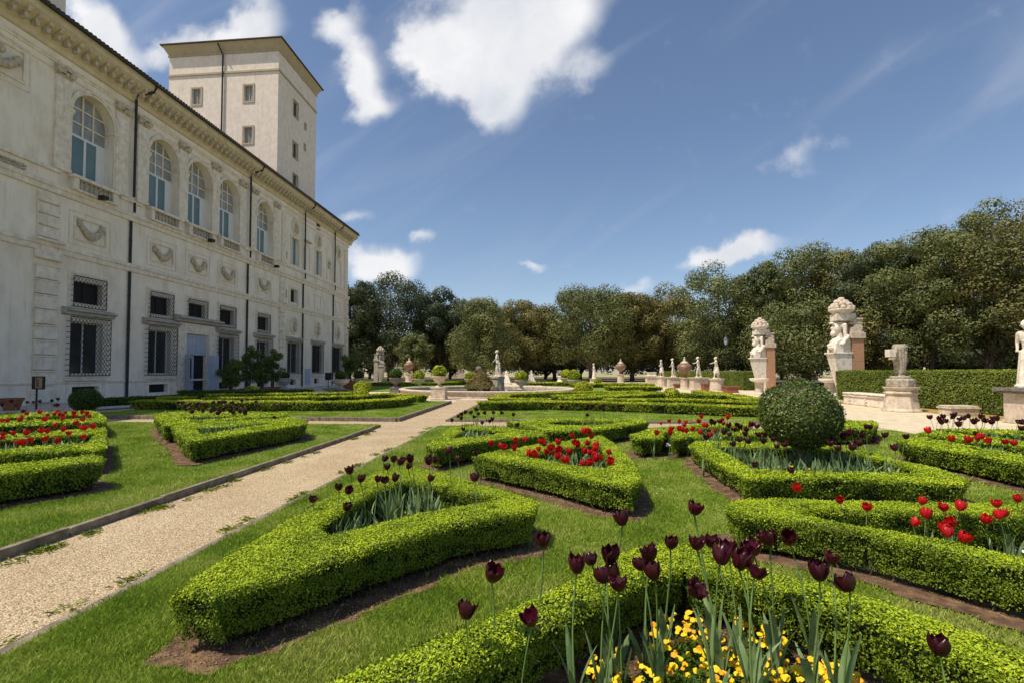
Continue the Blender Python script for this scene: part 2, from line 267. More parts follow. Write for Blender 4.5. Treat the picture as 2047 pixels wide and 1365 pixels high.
class MB:
    def __init__(s): s.v = []; s.f = []; s.sm = False
    def add(s, vs, fs):
        n = len(s.v); s.v += [tuple(x) for x in vs]; s.f += [tuple(i + n for i in f) for f in fs]; return s
    def box(s, x0, x1, y0, y1, z0, z1):
        return s.add([(x0, y0, z0), (x1, y0, z0), (x1, y1, z0), (x0, y1, z0), (x0, y0, z1), (x1, y0, z1), (x1, y1, z1), (x0, y1, z1)],
                     [(0, 3, 2, 1), (4, 5, 6, 7), (0, 1, 5, 4), (1, 2, 6, 5), (2, 3, 7, 6), (3, 0, 4, 7)])
    def quad(s, *p): return s.add(p, [tuple(range(len(p)))])
    def prism(s, poly, z0, z1):
        n = len(poly); tr = tessellate_polygon([[Vector((x, y, 0)) for x, y in poly]])
        vs = [(x, y, z0) for x, y in poly] + [(x, y, z1) for x, y in poly]
        a = sum(poly[i][0] * poly[(i + 1) % n][1] - poly[(i + 1) % n][0] * poly[i][1] for i in range(n))
        fs = []
        for t in tr:
            p = [poly[i] for i in t]; sg = (p[1][0] - p[0][0]) * (p[2][1] - p[0][1]) - (p[2][0] - p[0][0]) * (p[1][1] - p[0][1])
            t = t if sg > 0 else t[::-1]
            fs.append(tuple(i + n for i in t)); fs.append(tuple(t[::-1]))
        for i in range(n):
            j = (i + 1) % n; fs.append((i, j, n + j, n + i) if a > 0 else (j, i, n + i, n + j))
        return s.add(vs, fs)
    def extr(s, prof, axis, a0, a1):                 # profile of (p, q) pairs pushed along an axis ('x' or 'y')
        n = len(prof)
        mk = (lambda p, q, a: (p, a, q)) if axis == 'y' else (lambda p, q, a: (a, p, q))
        vs = [mk(p, q, a0) for p, q in prof] + [mk(p, q, a1) for p, q in prof]
        fs = [(i, (i + 1) % n, n + (i + 1) % n, n + i) for i in range(n)] + [tuple(range(n))[::-1], tuple(range(n, 2 * n))]
        return s.add(vs, fs)
    def lathe(s, prof, c=(0, 0, 0), n=20, sq=False):
        k = len(prof); vs = []
        for r, z in prof:
            for i in range(n):
                a = 2 * PI * (i + .5) / n; q = r / (max(abs(math.cos(a)), abs(math.sin(a))) if sq else 1)
                vs.append((c[0] + q * math.cos(a), c[1] + q * math.sin(a), c[2] + z))
        fs = [(j * n + i, j * n + (i + 1) % n, (j + 1) * n + (i + 1) % n, (j + 1) * n + i) for j in range(k - 1) for i in range(n)]
        fs += [tuple(range(n))[::-1], tuple((k - 1) * n + i for i in range(n))]
        return s.add(vs, fs)
    def tube(s, pts, rad, n=8):
        pts = [Vector(p) for p in pts]; rad = rad if isinstance(rad, (list, tuple)) else [rad] * len(pts); vs = []
        for i, p in enumerate(pts):
            t = (pts[min(i + 1, len(pts) - 1)] - pts[max(i - 1, 0)]).normalized()
            u = t.cross(Vector((0, 0, 1)) if abs(t.z) < .9 else Vector((1, 0, 0))).normalized(); w = t.cross(u)
            vs += [tuple(p + rad[i] * (math.cos(2 * PI * k / n) * u + math.sin(2 * PI * k / n) * w)) for k in range(n)]
        fs = [(j * n + k, j * n + (k + 1) % n, (j + 1) * n + (k + 1) % n, (j + 1) * n + k) for j in range(len(pts) - 1) for k in range(n)]
        fs += [tuple(range(n)), tuple((len(pts) - 1) * n + k for k in range(n))[::-1]]
        return s.add(vs, fs)
    def ball(s, c, r, n=10, m=7):
        rx, ry, rz = r if isinstance(r, (tuple, list)) else (r, r, r)
        vs = [(c[0], c[1], c[2] - rz)]
        for j in range(1, m):
            b = PI * j / m - PI / 2
            vs += [(c[0] + rx * math.cos(b) * math.cos(2 * PI * i / n), c[1] + ry * math.cos(b) * math.sin(2 * PI * i / n), c[2] + rz * math.sin(b)) for i in range(n)]
        vs.append((c[0], c[1], c[2] + rz)); e = len(vs) - 1
        fs = [(0, 1 + (i + 1) % n, 1 + i) for i in range(n)] + [(e, e - n + i, e - n + (i + 1) % n) for i in range(n)]
        fs += [(1 + j * n + i, 1 + j * n + (i + 1) % n, 1 + (j + 1) * n + (i + 1) % n, 1 + (j + 1) * n + i) for j in range(m - 2) for i in range(n)]
        return s.add(vs, fs)
    def build(s, name, m, parent=None, world=False, smooth=False, bevel=0, remesh=0):
        off = parent.location if (world and parent) else Vector((0, 0, 0))
        p = parent
        if world and parent and parent.parent: off = off + parent.parent.location
        me = bpy.data.meshes.new(name); me.from_pydata([(x - off[0], y - off[1], z - off[2]) for x, y, z in s.v], [], s.f)
        me.materials.append(M[m] if isinstance(m, str) else m); me.validate(); me.update()
        if smooth: me.polygons.foreach_set('use_smooth', [True] * len(me.polygons))
        o = link(name, me, parent)
        if remesh:
            r = o.modifiers.new('fuse', 'REMESH'); r.mode = 'VOXEL'; r.voxel_size = remesh; r.use_smooth_shade = True
            q = o.modifiers.new('soften', 'SMOOTH'); q.iterations = 2; q.factor = .4
        if bevel:
            b = o.modifiers.new('bevel', 'BEVEL'); b.width = bevel; b.segments = 2; b.limit_method = 'ANGLE'
        return o

def np_mesh(name, V, parts, mats, parent=None, rnd=None, smooth=False):
    """parts: list of (faces[n,k], material index)"""
    me = bpy.data.meshes.new(name); V = np.asarray(V, dtype=np.float32)
    if parent:
        V = V - np.array(parent.location, dtype=np.float32)
    me.vertices.add(len(V)); me.vertices.foreach_set('co', V.ravel())
    loops = np.concatenate([np.asarray(f, dtype=np.int32).ravel() for f, _ in parts])
    tot = np.concatenate([np.full(len(f), np.asarray(f).shape[1], dtype=np.int32) for f, _ in parts])
    mi = np.concatenate([np.full(len(f), m, dtype=np.int32) for f, m in parts])
    me.loops.add(len(loops)); me.loops.foreach_set('vertex_index', loops)
    st = np.concatenate([[0], np.cumsum(tot)[:-1]]).astype(np.int32)
    me.polygons.add(len(tot)); me.polygons.foreach_set('loop_start', st); me.polygons.foreach_set('loop_total', tot)
    me.polygons.foreach_set('material_index', mi)
    if smooth: me.polygons.foreach_set('use_smooth', np.ones(len(tot), dtype=bool))
    for m in mats: me.materials.append(M[m] if isinstance(m, str) else m)
    at = me.attributes.new('rnd', 'FLOAT', 'FACE')
    at.data.foreach_set('value', (rnd if rnd is not None else rng.random(len(tot))).astype(np.float32))
    me.update(calc_edges=True)
    return link(name, me, parent)

def leaves(P, N, size, jit=.75, aspect=.55, cup=.0):
    """one four-cornered leaf per point"""
    n = len(P); N = N + rng.normal(0, jit, (n, 3)) * .8; N /= np.linalg.norm(N, axis=1)[:, None] + 1e-9
    A = rng.normal(0, 1, (n, 3)); T = np.cross(N, A); T /= np.linalg.norm(T, axis=1)[:, None] + 1e-9; B = np.cross(N, T)
    s = (size * rng.uniform(.7, 1.25, n))[:, None]
    V = np.stack([P - T * s, P + B * s * aspect + T * s * .15, P + T * s, P - B * s * aspect + T * s * .15], 1).reshape(-1, 3)
    return V, np.arange(4 * n, dtype=np.int32).reshape(-1, 4)

def pip(P, poly):
    x, y = P[:, 0], P[:, 1]; c = np.zeros(len(P), bool); j = len(poly) - 1
    for i in range(len(poly)):
        xi, yi = poly[i]; xj, yj = poly[j]
        with np.errstate(divide='ignore', invalid='ignore'):
            c ^= ((yi > y) != (yj > y)) & (x < (xj - xi) * (y - yi) / ((yj - yi) if yj != yi else 1e-9) + xi)
        j = i
    return c
def area(p): return .5 * sum(p[i][0] * p[(i + 1) % len(p)][1] - p[(i + 1) % len(p)][0] * p[i][1] for i in range(len(p)))
def offset(poly, d):
    """grow a polygon outward by d"""
    if area(poly) < 0: poly = poly[::-1]
    n = len(poly); out = []
    for i in range(n):
        a, b, c = (np.array(poly[k % n], float) for k in (i - 1, i, i + 1))
        e1 = (b - a) / (np.linalg.norm(b - a) + 1e-9); e2 = (c - b) / (np.linalg.norm(c - b) + 1e-9)
        n1 = np.array([e1[1], -e1[0]]); n2 = np.array([e2[1], -e2[0]]); m = n1 + n2; l = np.linalg.norm(m)
        m = n1 if l < 1e-6 else m / l; k = d / max(.5, m @ n1); out.append(tuple(b + m * k))
    return out
def stroke(line, w):
    L_ = [np.array(p, float) for p in line]; a, b = [], []
    for i, p in enumerate(L_):
        t = L_[min(i + 1, len(L_) - 1)] - L_[max(i - 1, 0)]; t /= np.linalg.norm(t); nrm = np.array([-t[1], t[0]]) * w / 2
        e = -t * w / 2 if i == 0 else (t * w / 2 if i == len(L_) - 1 else 0 * t)
        a.append(tuple(p + nrm + e)); b.append(tuple(p - nrm + e))
    return a + b[::-1]

SOIL = []; HFOOT = []
def ragged(poly, step=.09, amp=.06):
    out = []
    for i in range(len(poly)):
        a = np.array(poly[i]); b = np.array(poly[(i + 1) % len(poly)]); ln = np.linalg.norm(b - a); n = max(1, int(ln / step)); t = (b - a) / (ln + 1e-9)
        for k in range(n):
            j = random.uniform(-.5, 1) * amp if k else 0; out.append(tuple(a + (b - a) * k / n + np.array([t[1], -t[0]]) * j))
    return out
def hedge(label, outer, holes=(), H=.36, zb=.02, mat_='box', name='box_hedge', cat='hedge', group='clipped box hedges of the parterre', soil=True, size=None, cover=2.7, gap=.07, soft=.035, core='core'):
    if area(outer) < 0: outer = outer[::-1]
    holes = [h if area(h) < 0 else h[::-1] for h in holes]
    loops = [outer] + holes; o2 = np.array(outer); UC = .085 if H < 1 else .02
    c = o2.mean(0); dist = max(2.2, min(np.hypot(*(p)) for p in o2)); dist = .6 * dist + .4 * max(dist, np.hypot(*c))
    s = size or max(.0078, .0017 * dist)
    # top
    lo, hi = o2.min(0), o2.max(0); P = []; N = []
    A = abs(area(outer)) - sum(abs(area(h)) for h in holes); dens = cover / (2 * .55 * s * s) / 1.6
    nb = int((hi - lo).prod() * dens)
    chunk = rng.random((nb, 2)) * (hi - lo) + lo; k = pip(chunk, outer)
    for h in holes: k &= ~pip(chunk, h)
    T = chunk[k]
    # distance to edge for rounding
    def und(x, y, z=0): return .5 * (np.sin(x * 7.1 + y * 3.3 + z * 9) + np.sin(x * 2.7 - y * 6.1 + 1.3 + z * 4) + .7 * np.sin(x * 15 + y * 13 + z * 17) + .6 * np.sin(-x * 23 + y * 19 + z * 21))
    dmin = np.full(len(T), 9.)
    for lp in loops:
        for i in range(len(lp)):
            a = np.array(lp[i]); b = np.array(lp[(i + 1) % len(lp)]); ab = b - a
            t = np.clip(((T - a) @ ab) / (ab @ ab + 1e-9), 0, 1); dmin = np.minimum(dmin, np.linalg.norm(T - a - t[:, None] * ab, axis=1))
    rr = soft * 1.6; q = np.clip(1 - dmin / rr, 0, 1)
    z = zb + H - soft * (1 - np.sqrt(np.maximum(0, 1 - q * q))) + und(T[:, 0], T[:, 1]) * .006 + rng.normal(0, .006 + s * .25, len(T))
    P.append(np.column_stack([T, z])); N.append(np.tile([0, 0, 1.], (len(T), 1)))
    for lp in loops:
        for i in range(len(lp)):
            a = np.array(lp[i]); b = np.array(lp[(i + 1) % len(lp)]); ab = b - a; ln = np.linalg.norm(ab)
            if ln < 1e-4: continue
            nn = np.array([ab[1], -ab[0]]) / ln; m = int(ln * H * dens * .95) + 1
            t = rng.random(m); zz = rng.random(m) ** .85 * (H - gap) + gap
            tz = np.clip((zz - (H - soft)) / soft, 0, 1)
            w = und((a[0] + ab[0] * t), (a[1] + ab[1] * t), zz) * .012 - soft * .6 * (1 - np.sqrt(1 - tz * tz * .96)) + rng.normal(0, .006 + s * .2, m) - UC * (1 - zz / H)
            P.append(np.column_stack([a[0] + ab[0] * t + nn[0] * w, a[1] + ab[1] * t + nn[1] * w, zb + zz])); N.append(np.tile([nn[0], nn[1], .12], (m, 1)))
    P = np.concatenate(P); N = np.concatenate(N)
    f1 = 1.0 / (s * 7); g = np.sin(P[:, 0] * f1 + 2 * np.sin(P[:, 1] * f1 * .7 + P[:, 2] * f1)) * np.sin(P[:, 1] * f1 * 1.1 + 2 * np.sin(P[:, 2] * f1 * .8)) + .5 * np.sin(P[:, 2] * f1 * 1.6 + P[:, 0] * f1 * .5)
    up = N[:, 2] > .5; k = rng.random(len(P)) < np.where(up, np.clip(1.0 + .4 * g, .5, 1), np.clip(.82 + .6 * g, .2, 1)); k |= (H > 1) & (rng.random(len(P)) < .92); P, N = P[k], N[k]; g = g[k] * np.where(N[:, 2] > .5, .7, 1.3)
    P += N * (g * s * .45)[:, None]; sp = rng.random(len(P)) < .03; P[sp] += N[sp] * (rng.random(sp.sum()) * min(.03, 3.2 * s))[:, None]
    up = N[:, 2] > .5; side = ~up; P[side] -= N[side] * (np.abs(rng.normal(0, s * 1.1, side.sum())))[:, None]
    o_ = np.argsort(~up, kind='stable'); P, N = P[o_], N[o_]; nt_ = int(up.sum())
    V, F = leaves(P, N, s)
    root = thing(name, label, cat, (c[0], c[1], zb), group)
    np_mesh('foliage', V, [(F[:nt_], 0), (F[nt_:], 1)], [mat_, mat_ + 'old' if mat_ + 'old' in M else mat_], root)  # tops get the bright leaves, sides the copy darkened to stand for shade
    # woody inside
    ins = .022 + s
    cl = [offset(outer, -ins)] + [offset(h, ins)[::-1] for h in holes]
    tr = tessellate_polygon([[Vector((x, y, 0)) for x, y in lp] for lp in cl]); flat = [p for lp in cl for p in lp]; n = len(flat)
    mb = MB(); zt = zb + H - .028 - s * .6; z0 = zb + gap * .8
    low = [p for lp in ([offset(outer, -ins - UC * .9)] + [offset(h, ins + UC * .9)[::-1] for h in holes]) for p in lp]
    vs = [(x, y, z0) for x, y in low] + [(x, y, zt) for x, y in flat]; fs = [tuple(i + n for i in t) for t in tr] + [tuple(t) for t in tr]
    st = 0
    for lp in cl:
        k = len(lp)
        fs += [(st + i, st + (i + 1) % k, n + st + (i + 1) % k, n + st + i) for i in range(k)]; st += k
    mb.add(vs, fs)
    nf_ = len(mb.f)
    # stems to the ground
    if dist < 14:
        for lp in cl:
            for i in range(len(lp)):
                a = np.array(lp[i]); b = np.array(lp[(i + 1) % len(lp)]); ln = np.linalg.norm(b - a)
                for j in range(int(ln / .10)):
                    p = a + (b - a) * (j + random.random()) / max(1, ln / .10); g = rng.normal(0, .035, 2); p = p - np.array([b[1] - a[1], a[0] - b[0]]) / (ln + 1e-9) * random.uniform(.05, .13); rs_ = random.uniform(.5, 1.1)
                    mb.tube([(p[0], p[1], zb - .02), (p[0] + g[0], p[1] + g[1], zb + gap + .05)], [.008 * rs_, .005 * rs_], 5)
    br = mb.build('branches', core, root, world=True)
    if len(mb.f) > nf_:
        br.data.materials.append(M['bark']); ix = np.zeros(len(br.data.polygons), dtype=np.int32); ix[nf_:] = 1; br.data.polygons.foreach_set('material_index', ix)
    HFOOT.append(outer)
    if soil: SOIL.append((ragged(offset(outer, .10 if dist < 12 else .07)), zb))
    return root
def px(pts, z): return [G(a, b, z) for a, b in pts]

# ------------------------------------------------------------ ground, lawns, paths, kerbs
def sheet(name, poly, z, m, kind='structure', thick=0):
    if thick: mb = MB().prism(poly, z - thick, z)
    else:
        if area(poly) < 0: poly = poly[::-1]
        tr = tessellate_polygon([[Vector((x, y, 0)) for x, y in poly]]); mb = MB().add([(x, y, z) for x, y in poly], [])
        for t in tr:
            p = [poly[i] for i in t]; sg = (p[1][0] - p[0][0]) * (p[2][1] - p[0][1]) - (p[2][0] - p[0][0]) * (p[1][1] - p[0][1])
            mb.f.append(tuple(t if sg > 0 else t[::-1]))
    return struct(mb.build(name, m), kind)
sheet('ground', [(-900, -200), (900, -200), (900, 1500), (-900, 1500)], -.012, 'base')
sheet('wood_floor', [(-120, 81), (19.4, 81), (19.4, 5), (160, 5), (160, 150), (-120, 150)], -.009, 'floor')
sheet('garden_court', [(-21.5, 14), (19, 14), (19, 80), (-21.5, 80)], -.006, 'sand')
sheet('garden_court', [(9.4, -6), (19, -6), (19, 13.99), (9.4, 13.99)], -.006, 'sand')
sheet('forecourt', [(-24.4, -5), (-15.9, -5), (-15.9, 64), (-24.4, 64)], -.002, 'forecourt')
sheet('verge', [(15.0, 3), (17.2, 3), (17.3, 29), (15.0, 29)], -.001, 'dry')
sheet("path", [(-4.7, -4), (-2.95, -4), (-2.95, 30.5), (-4.7, 30.5)], .0, 'gravel')
sheet('path', [(-16.5, 14.2), (-4.7, 14.2), (-4.7, 15.7), (-16.5, 15.7)], .0, 'gravel')
sheet('path', [(-2.95, 14.6), (9.6, 14.6), (9.6, 15.9), (-2.95, 15.9)], .0, 'gravel')

def wob(p0, p1, n, amp=.012):
    return [(p0[0] + (p1[0] - p0[0]) * i / n + random.uniform(-amp, amp), p0[1] + (p1[1] - p0[1]) * i / n + random.uniform(-amp, amp)) for i in range(n + 1)]
LAWNS = []
def lawn(poly, z): LAWNS.append((poly, z)); sheet('lawn', poly, z, 'lawn', thick=.14)
lawn([(-16, -4), (-4.64, -4), (-4.64, 14.15), (-16, 14.15)], .075)
lawn([(-16, 15.75), (-4.62, 15.75), (-4.62, 25), (-16, 25)], .10)
RL = [(-2.98, -4), (9.35, -4), (9.35, 14.5), (-2.98, 14.5)]
lawn(RL, .02)
lawn([(-2.98, 15.95), (9.2, 15.95), (9.2, 33), (2.5, 33), (2.5, 28), (-2.98, 25)], .05)
lawn([(-16, 37), (-11, 40), (-6, 44), (-6, 60), (-20, 60), (-20, 44)], .05)
lawn([(0, 42), (4, 40), (9.2, 37), (9.2, 60), (0, 60)], .05)

def kerb(p0, p1, w, z0, z1, label, seg=1.15, dark=False):
    p0 = np.array(p0); p1 = np.array(p1); ln = np.linalg.norm(p1 - p0); d = (p1 - p0) / ln; nrm = np.array([-d[1], d[0]])
    n = max(1, int(ln / seg)); mb = MB()
    for i in range(n):
        a = p0 + d * (ln * i / n + .006); b = p0 + d * (ln * (i + 1) / n - .006); j = random.uniform(-.008, .008); h = random.uniform(-.008, .006)
        q = [a - nrm * w / 2 + nrm * j, b - nrm * w / 2 + nrm * j, b + nrm * w / 2 + nrm * j, a + nrm * w / 2 + nrm * j]
        mb.prism([tuple(x) for x in q], z0, z1 + h)
    o = mb.build('kerb', 'kerb', bevel=.012); struct(o); o['label'] = label; return o
kerb((-4.6, -4), (-4.6, 13.0), .07, -.1, .088, 'raised grey stone kerb between left lawn and gravel path')
kerb((-4.6, 13.0), (-4.75, 14.15), .07, -.1, .088, 'kerb corner at the crossing')
kerb((-4.58, 15.7), (-4.58, 25), .10, -.1, .135, 'kerb along the far left lawn')
kerb((-16, 15.7), (-4.64, 15.7), .10, -.1, .13, 'kerb along the far side of the cross path')
kerb((-3.03, -4), (-3.03, 14.5), .09, -.1, .020, 'flush kerb between path and right lawn', seg=1.4)
kerb((-2.98, 15.9), (9.3, 15.9), .10, -.1, .09, 'pale kerb behind the near right lawn')
kerb((-3.03, 15.85), (-3.03, 25), .09, -.1, .06, 'kerb along the far right lawn')
kerb((9.38, -4), (9.38, 14.5), .09, -.1, .03, 'kerb beside the wide gravel walk')

# ------------------------------------------------------------ clipped box hedges (footprints surveyed on the plan of the garden)
zt = .02 + .36
BEDS = {}
hedge('long low box hedge in the foreground, opening round dark tulips and yellow pansies',
      px([(480, 1480), (631, 1366), (866, 1268), (1062, 1194), (1263, 1092), (1340, 1080), (1420, 1092), (1550, 1140), (1716, 1187), (1906, 1244), (2047, 1293), (2300, 1385),
          (2250, 1440), (1995, 1350), (1906, 1307), (1728, 1236), (1550, 1180), (1447, 1152), (1370, 1136), (1300, 1152), (1197, 1204), (1085, 1255), (900, 1345), (740, 1440)], zt), H=.36, soft=.05)
hedge('triangular box hedge beside the gravel path, with dark tulips inside',
      px([(340, 1180), (560, 1042), (762, 932), (860, 936), (1078, 1000), (1070, 1020), (912, 1045), (756, 1092), (600, 1143), (430, 1192)], zt),
      [px([(640, 1050), (756, 978), (820, 962), (1000, 996), (830, 1024), (660, 1066)], zt)], H=.36, soft=.05)
hedge('box hedge round the bright red tulips in the middle of the lawn',
      px([(943, 910), (1010, 898), (1072, 888), (1204, 870), (1230, 886), (1270, 925), (1284, 958), (1262, 970), (1194, 962), (1091, 937), (1000, 920)], zt),
      [px([(1040, 912), (1110, 898), (1195, 888), (1222, 925), (1212, 938), (1110, 922)], zt)])
hedge('small box hedge round dark tulips, just left of the red bed',
      px([(851, 890), (904, 852), (932, 847), (1075, 861), (1092, 868), (945, 884), (870, 897)], zt),
      [px([(900, 875), (935, 856), (1020, 863), (950, 873)], zt)])
hedge('flat triangular box hedge of dark tulips near the cross path',
      px([(1013, 842), (1110, 835), (1285, 837), (1297, 843), (1190, 859), (1095, 862), (1060, 853)], zt),
      [px([(1085, 845), (1120, 841), (1250, 843), (1185, 850), (1110, 850)], zt)])
hedge('broken box hedge behind small red tulips and white pansies',
      px([(1257, 869), (1300, 856), (1390, 847), (1500, 842), (1500, 849), (1395, 855), (1325, 866), (1327, 874), (1275, 877)], zt))
hedge('short stub of box hedge between red tulips and white pansies', px([(1341, 870), (1350, 862), (1400, 862), (1401, 872), (1345, 877)], zt), cat='hedge')
hedge('short strip of box hedge behind the dark tulips by the ball tree', px([(1440, 864), (1530, 860), (1530, 869), (1442, 871)], zt))
hedge('large box hedge round the clipped ball tree and dark tulips',
      px([(1375, 890), (1390, 881), (1440, 881), (1560, 884), (1700, 893), (1800, 920), (1870, 933), (1936, 957), (1925, 969), (1758, 960), (1600, 954), (1490, 957), (1440, 930)], .02 + .31),
      [px([(1432, 894), (1560, 894), (1700, 902), (1780, 925), (1840, 944), (1620, 943), (1506, 936)], .02 + .31)], H=.31)
hedge('low box hedge block to the right of the ball tree', px([(1600, 838), (1745, 840), (1756, 845), (1745, 856), (1600, 858)], zt))
hedge('nearest of the three box hedges at the right edge',
      px([(1791, 880), (1835, 871), (2047, 910), (2200, 943), (2240, 975), (2047, 928), (1916, 903), (1830, 890)], zt))
hedge('middle of the three box hedges at the right edge', px([(1830, 866), (1860, 860), (2047, 882), (2200, 903), (2200, 914), (2047, 893), (1940, 880)], zt))
hedge('farthest of the three box hedges at the right edge, by the gravel', px([(1870, 856), (2000, 858), (2150, 866), (2150, 876), (1990, 866)], zt))
hedge('wide forked box hedge at lower right, round red tulips',
      px([(1447, 1012), (1455, 1000), (1506, 994), (1728, 999), (2047, 1006), (2250, 1013), (2250, 1038), (2047, 1031), (1960, 1029), (1805, 1022), (1620, 1018), (1603, 1024), (1698, 1047), (1906, 1080), (2047, 1114), (2280, 1178),
          (2280, 1215), (2047, 1138), (1906, 1106), (1728, 1063), (1550, 1035), (1470, 1027)], zt), soft=.05)
zl = .10 + .36
hedge('box hedge at the left edge, nearest the path', px([(-150, 942), (0, 928), (187, 909), (208, 913), (205, 922), (0, 947), (-150, 970)], zl), zb=.075, H=.385)
hedge('U-shaped box hedge at the left edge round red tulips',
      px([(-120, 880), (0, 869), (195, 854), (213, 856), (214, 891), (200, 898), (0, 908), (-120, 916), (-120, 905), (0, 897), (172, 886), (190, 866), (0, 879), (-120, 889)], zl), zb=.075, H=.385)
hedge('farthest box hedge at the left edge, behind the red tulips',
      px([(-100, 858), (0, 850), (150, 844), (212, 843), (214, 835), (200, 825), (185, 821), (0, 827), (-100, 831), (-100, 838), (0, 834), (170, 829), (190, 835), (0, 842), (-100, 849)], zl), zb=.075, H=.385)
hedge('triangular box hedge on the left lawn, next to the kerb', px([(341, 852), (378, 845), (587, 834), (614, 839), (612, 846), (390, 882), (372, 882)], zl), [px([(392, 857), (560, 843), (405, 868)], zl)], zb=.075, H=.385)
hedge('triangular box hedge round a crowd of dark tulips on the left lawn', px([(308, 829), (330, 823), (575, 825), (580, 831), (440, 839), (360, 847), (330, 851), (312, 840)], zl), [px([(350, 835), (510, 829), (400, 840)], zl)], zb=.075, H=.385)

def run(label, pts, w, zb, z=None, **k):
    return hedge(label, stroke([G(a, b, (z if z is not None else zb + .36)) for a, b in pts], w), zb=zb, soil=False, **k)
F = dict(mat_='boxfar', group='far scrolls of clipped box')
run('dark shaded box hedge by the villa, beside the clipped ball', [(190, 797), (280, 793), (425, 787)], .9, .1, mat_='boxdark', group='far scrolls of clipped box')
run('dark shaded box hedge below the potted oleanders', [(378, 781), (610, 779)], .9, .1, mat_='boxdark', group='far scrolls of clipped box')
run('yellowish box hedge left of the crowd of dark tulips', [(292, 800), (540, 802)], .8, .1, **F)
run('front box hedge of the far left lawn, beyond the cross path', [(550, 802), (700, 802), (790, 797), (812, 792)], .75, .1, **F)
run('end block of box hedge beside the far left kerb', [(720, 790), (775, 786), (838, 789)], .7, .1, **F)
run('second scroll of box on the far left lawn', [(425, 794), (560, 793), (705, 790)], .7, .1, **F)
run('third scroll of box on the far left lawn', [(430, 788), (560, 786), (690, 784)], .8, .1, **F)
run('short yellowish box strip left of the low mound', [(330, 794), (378, 793)], .6, .1, **F)
run('long front box hedge of the far right lawn', [(975, 802), (1100, 801), (1250, 804), (1380, 808), (1503, 812)], .8, .05, **F)
run('left scroll of box on the far right lawn', [(1075, 797), (990, 795), (1010, 787), (1120, 783), (1270, 781)], .8, .05, **F)
run('inner scroll of box on the far right lawn', [(1140, 794), (1250, 789), (1330, 784), (1430, 788)], .9, .05, **F)
run('middle loop of box on the far right lawn', [(1120, 790), (1200, 786), (1290, 784)], .7, .05, **F)
run('right scroll of box on the far right lawn', [(1230, 797), (1340, 797), (1430, 799), (1498, 802)], .9, .05, **F)
run('right end of box scrolls near the ball tree', [(1400, 781), (1470, 789), (1505, 797)], .9, .05, **F)
run('box hedge left of the fountain, behind the urns', [(735, 764), (860, 764), (935, 762)], 1.2, .05, **F)
run('box hedge right behind the fountain', [(1056, 764), (1165, 764)], 1.2, .05, **F)
run('dark fronted box hedge left of the pale altar', [(1230, 772), (1302, 772)], 1.5, .05, **F)
run('box hedge right of the fountain urns', [(1160, 767), (1230, 766), (1290, 767)], 1.5, .05, **F)

# tall hedges on the right
def tallhedge(label, x0, x1, y0, y1, H):
    poly = [(x0, y0), (x1, y0 + 0), (x1 + .4, y1), (x0 + .4, y1)]
    hedge(label, poly, H=H, zb=0, mat_='tall', name='tall_hedge', group='tall clipped hedges along the court', soil=False, size=.034, cover=2.6, gap=.03, soft=.12, core='core')
tallhedge('tall clipped hedge behind the headless statue', 16.25, 17.6, 5, 30.3, 1.64)
tallhedge('tall clipped hedge behind the row of small statues', 17.1, 18.4, 44.6, 76, 1.62)

# soil under the near beds
for i, (p, zb) in enumerate(SOIL):
    sheet('soil_bed', p, zb + .005 + .0012 * i, 'soil')

# ------------------------------------------------------------ grass blades and pebbles near the camera
def grass_zone(poly, z, ymax, dens, h, w, name_label):
    p = np.array(poly); lo, hi = p.min(0), np.minimum(p.max(0), [99, ymax]); lo[1] = max(lo[1], 1.2)
    n = int((hi - lo).prod() * dens); P = rng.random((n, 2)) * (hi - lo) + lo
    k = pip(P, poly)
    # keep what the frame could show, a little wider
    d = P[:, 0] * RT[0] + P[:, 1] * RT[1]; f = P[:, 0] * FW[0] + P[:, 1] * FW[1]; k &= (np.abs(d / np.maximum(f, .1)) < 1.35)
    dd = np.hypot(P[:, 0], P[:, 1]); k &= rng.random(n) < np.clip((4.2 / np.maximum(dd, 1)) ** 1.6, 0, 1)
    P = P[k]
    for s_, _ in SOIL:
        s_ = np.array(s_)
        bb = (P[:, 0] > s_[:, 0].min()) & (P[:, 0] < s_[:, 0].max()) & (P[:, 1] > s_[:, 1].min()) & (P[:, 1] < s_[:, 1].max())
        if bb.any():
            idx = np.where(bb)[0]; ins = pip(P[idx], [tuple(q) for q in s_]); keep = np.ones(len(P), bool); keep[idx[ins & (rng.random(len(idx)) > .035)]] = False; P = P[keep]
    n = len(P); dd = np.hypot(P[:, 0], P[:, 1]); sc = np.clip(dd / 4.5, 1, 3.2)
    patch = .75 + .5 * (np.sin(P[:, 0] * 2.1 + P[:, 1] * 1.3) * np.sin(P[:, 1] * 2.9 - P[:, 0]) * .5 + .5)
    a = rng.random(n) * 2 * PI; hh = h * rng.uniform(.5, 1.25, n) * patch; ww = w * sc * rng.uniform(.7, 1.3, n); ln = rng.uniform(.1, .9, n) * hh; b = rng.random(n) * 2 * PI
    X, Y = P[:, 0], P[:, 1]; zz = np.full(n, z)
    V = np.stack([np.column_stack([X - np.cos(a) * ww, Y - np.sin(a) * ww, zz]), np.column_stack([X + np.cos(a) * ww, Y + np.sin(a) * ww, zz]),
                  np.column_stack([X + np.cos(b) * ln * .45 + np.cos(a) * ww * .6, Y + np.sin(b) * ln * .45 + np.sin(a) * ww * .6, zz + hh * .65]),
                  np.column_stack([X + np.cos(b) * ln, Y + np.sin(b) * ln, zz + hh])], 1).reshape(-1, 3)
    o = np_mesh('grass', V, [(np.arange(4 * n, dtype=np.int32).reshape(-1, 4), 0)], ['grass']); struct(o, 'stuff'); o['label'] = name_label
grass_zone(RL, .018, 14.4, 15000, .038, .0019, 'short green grass on the lawn right of the path')
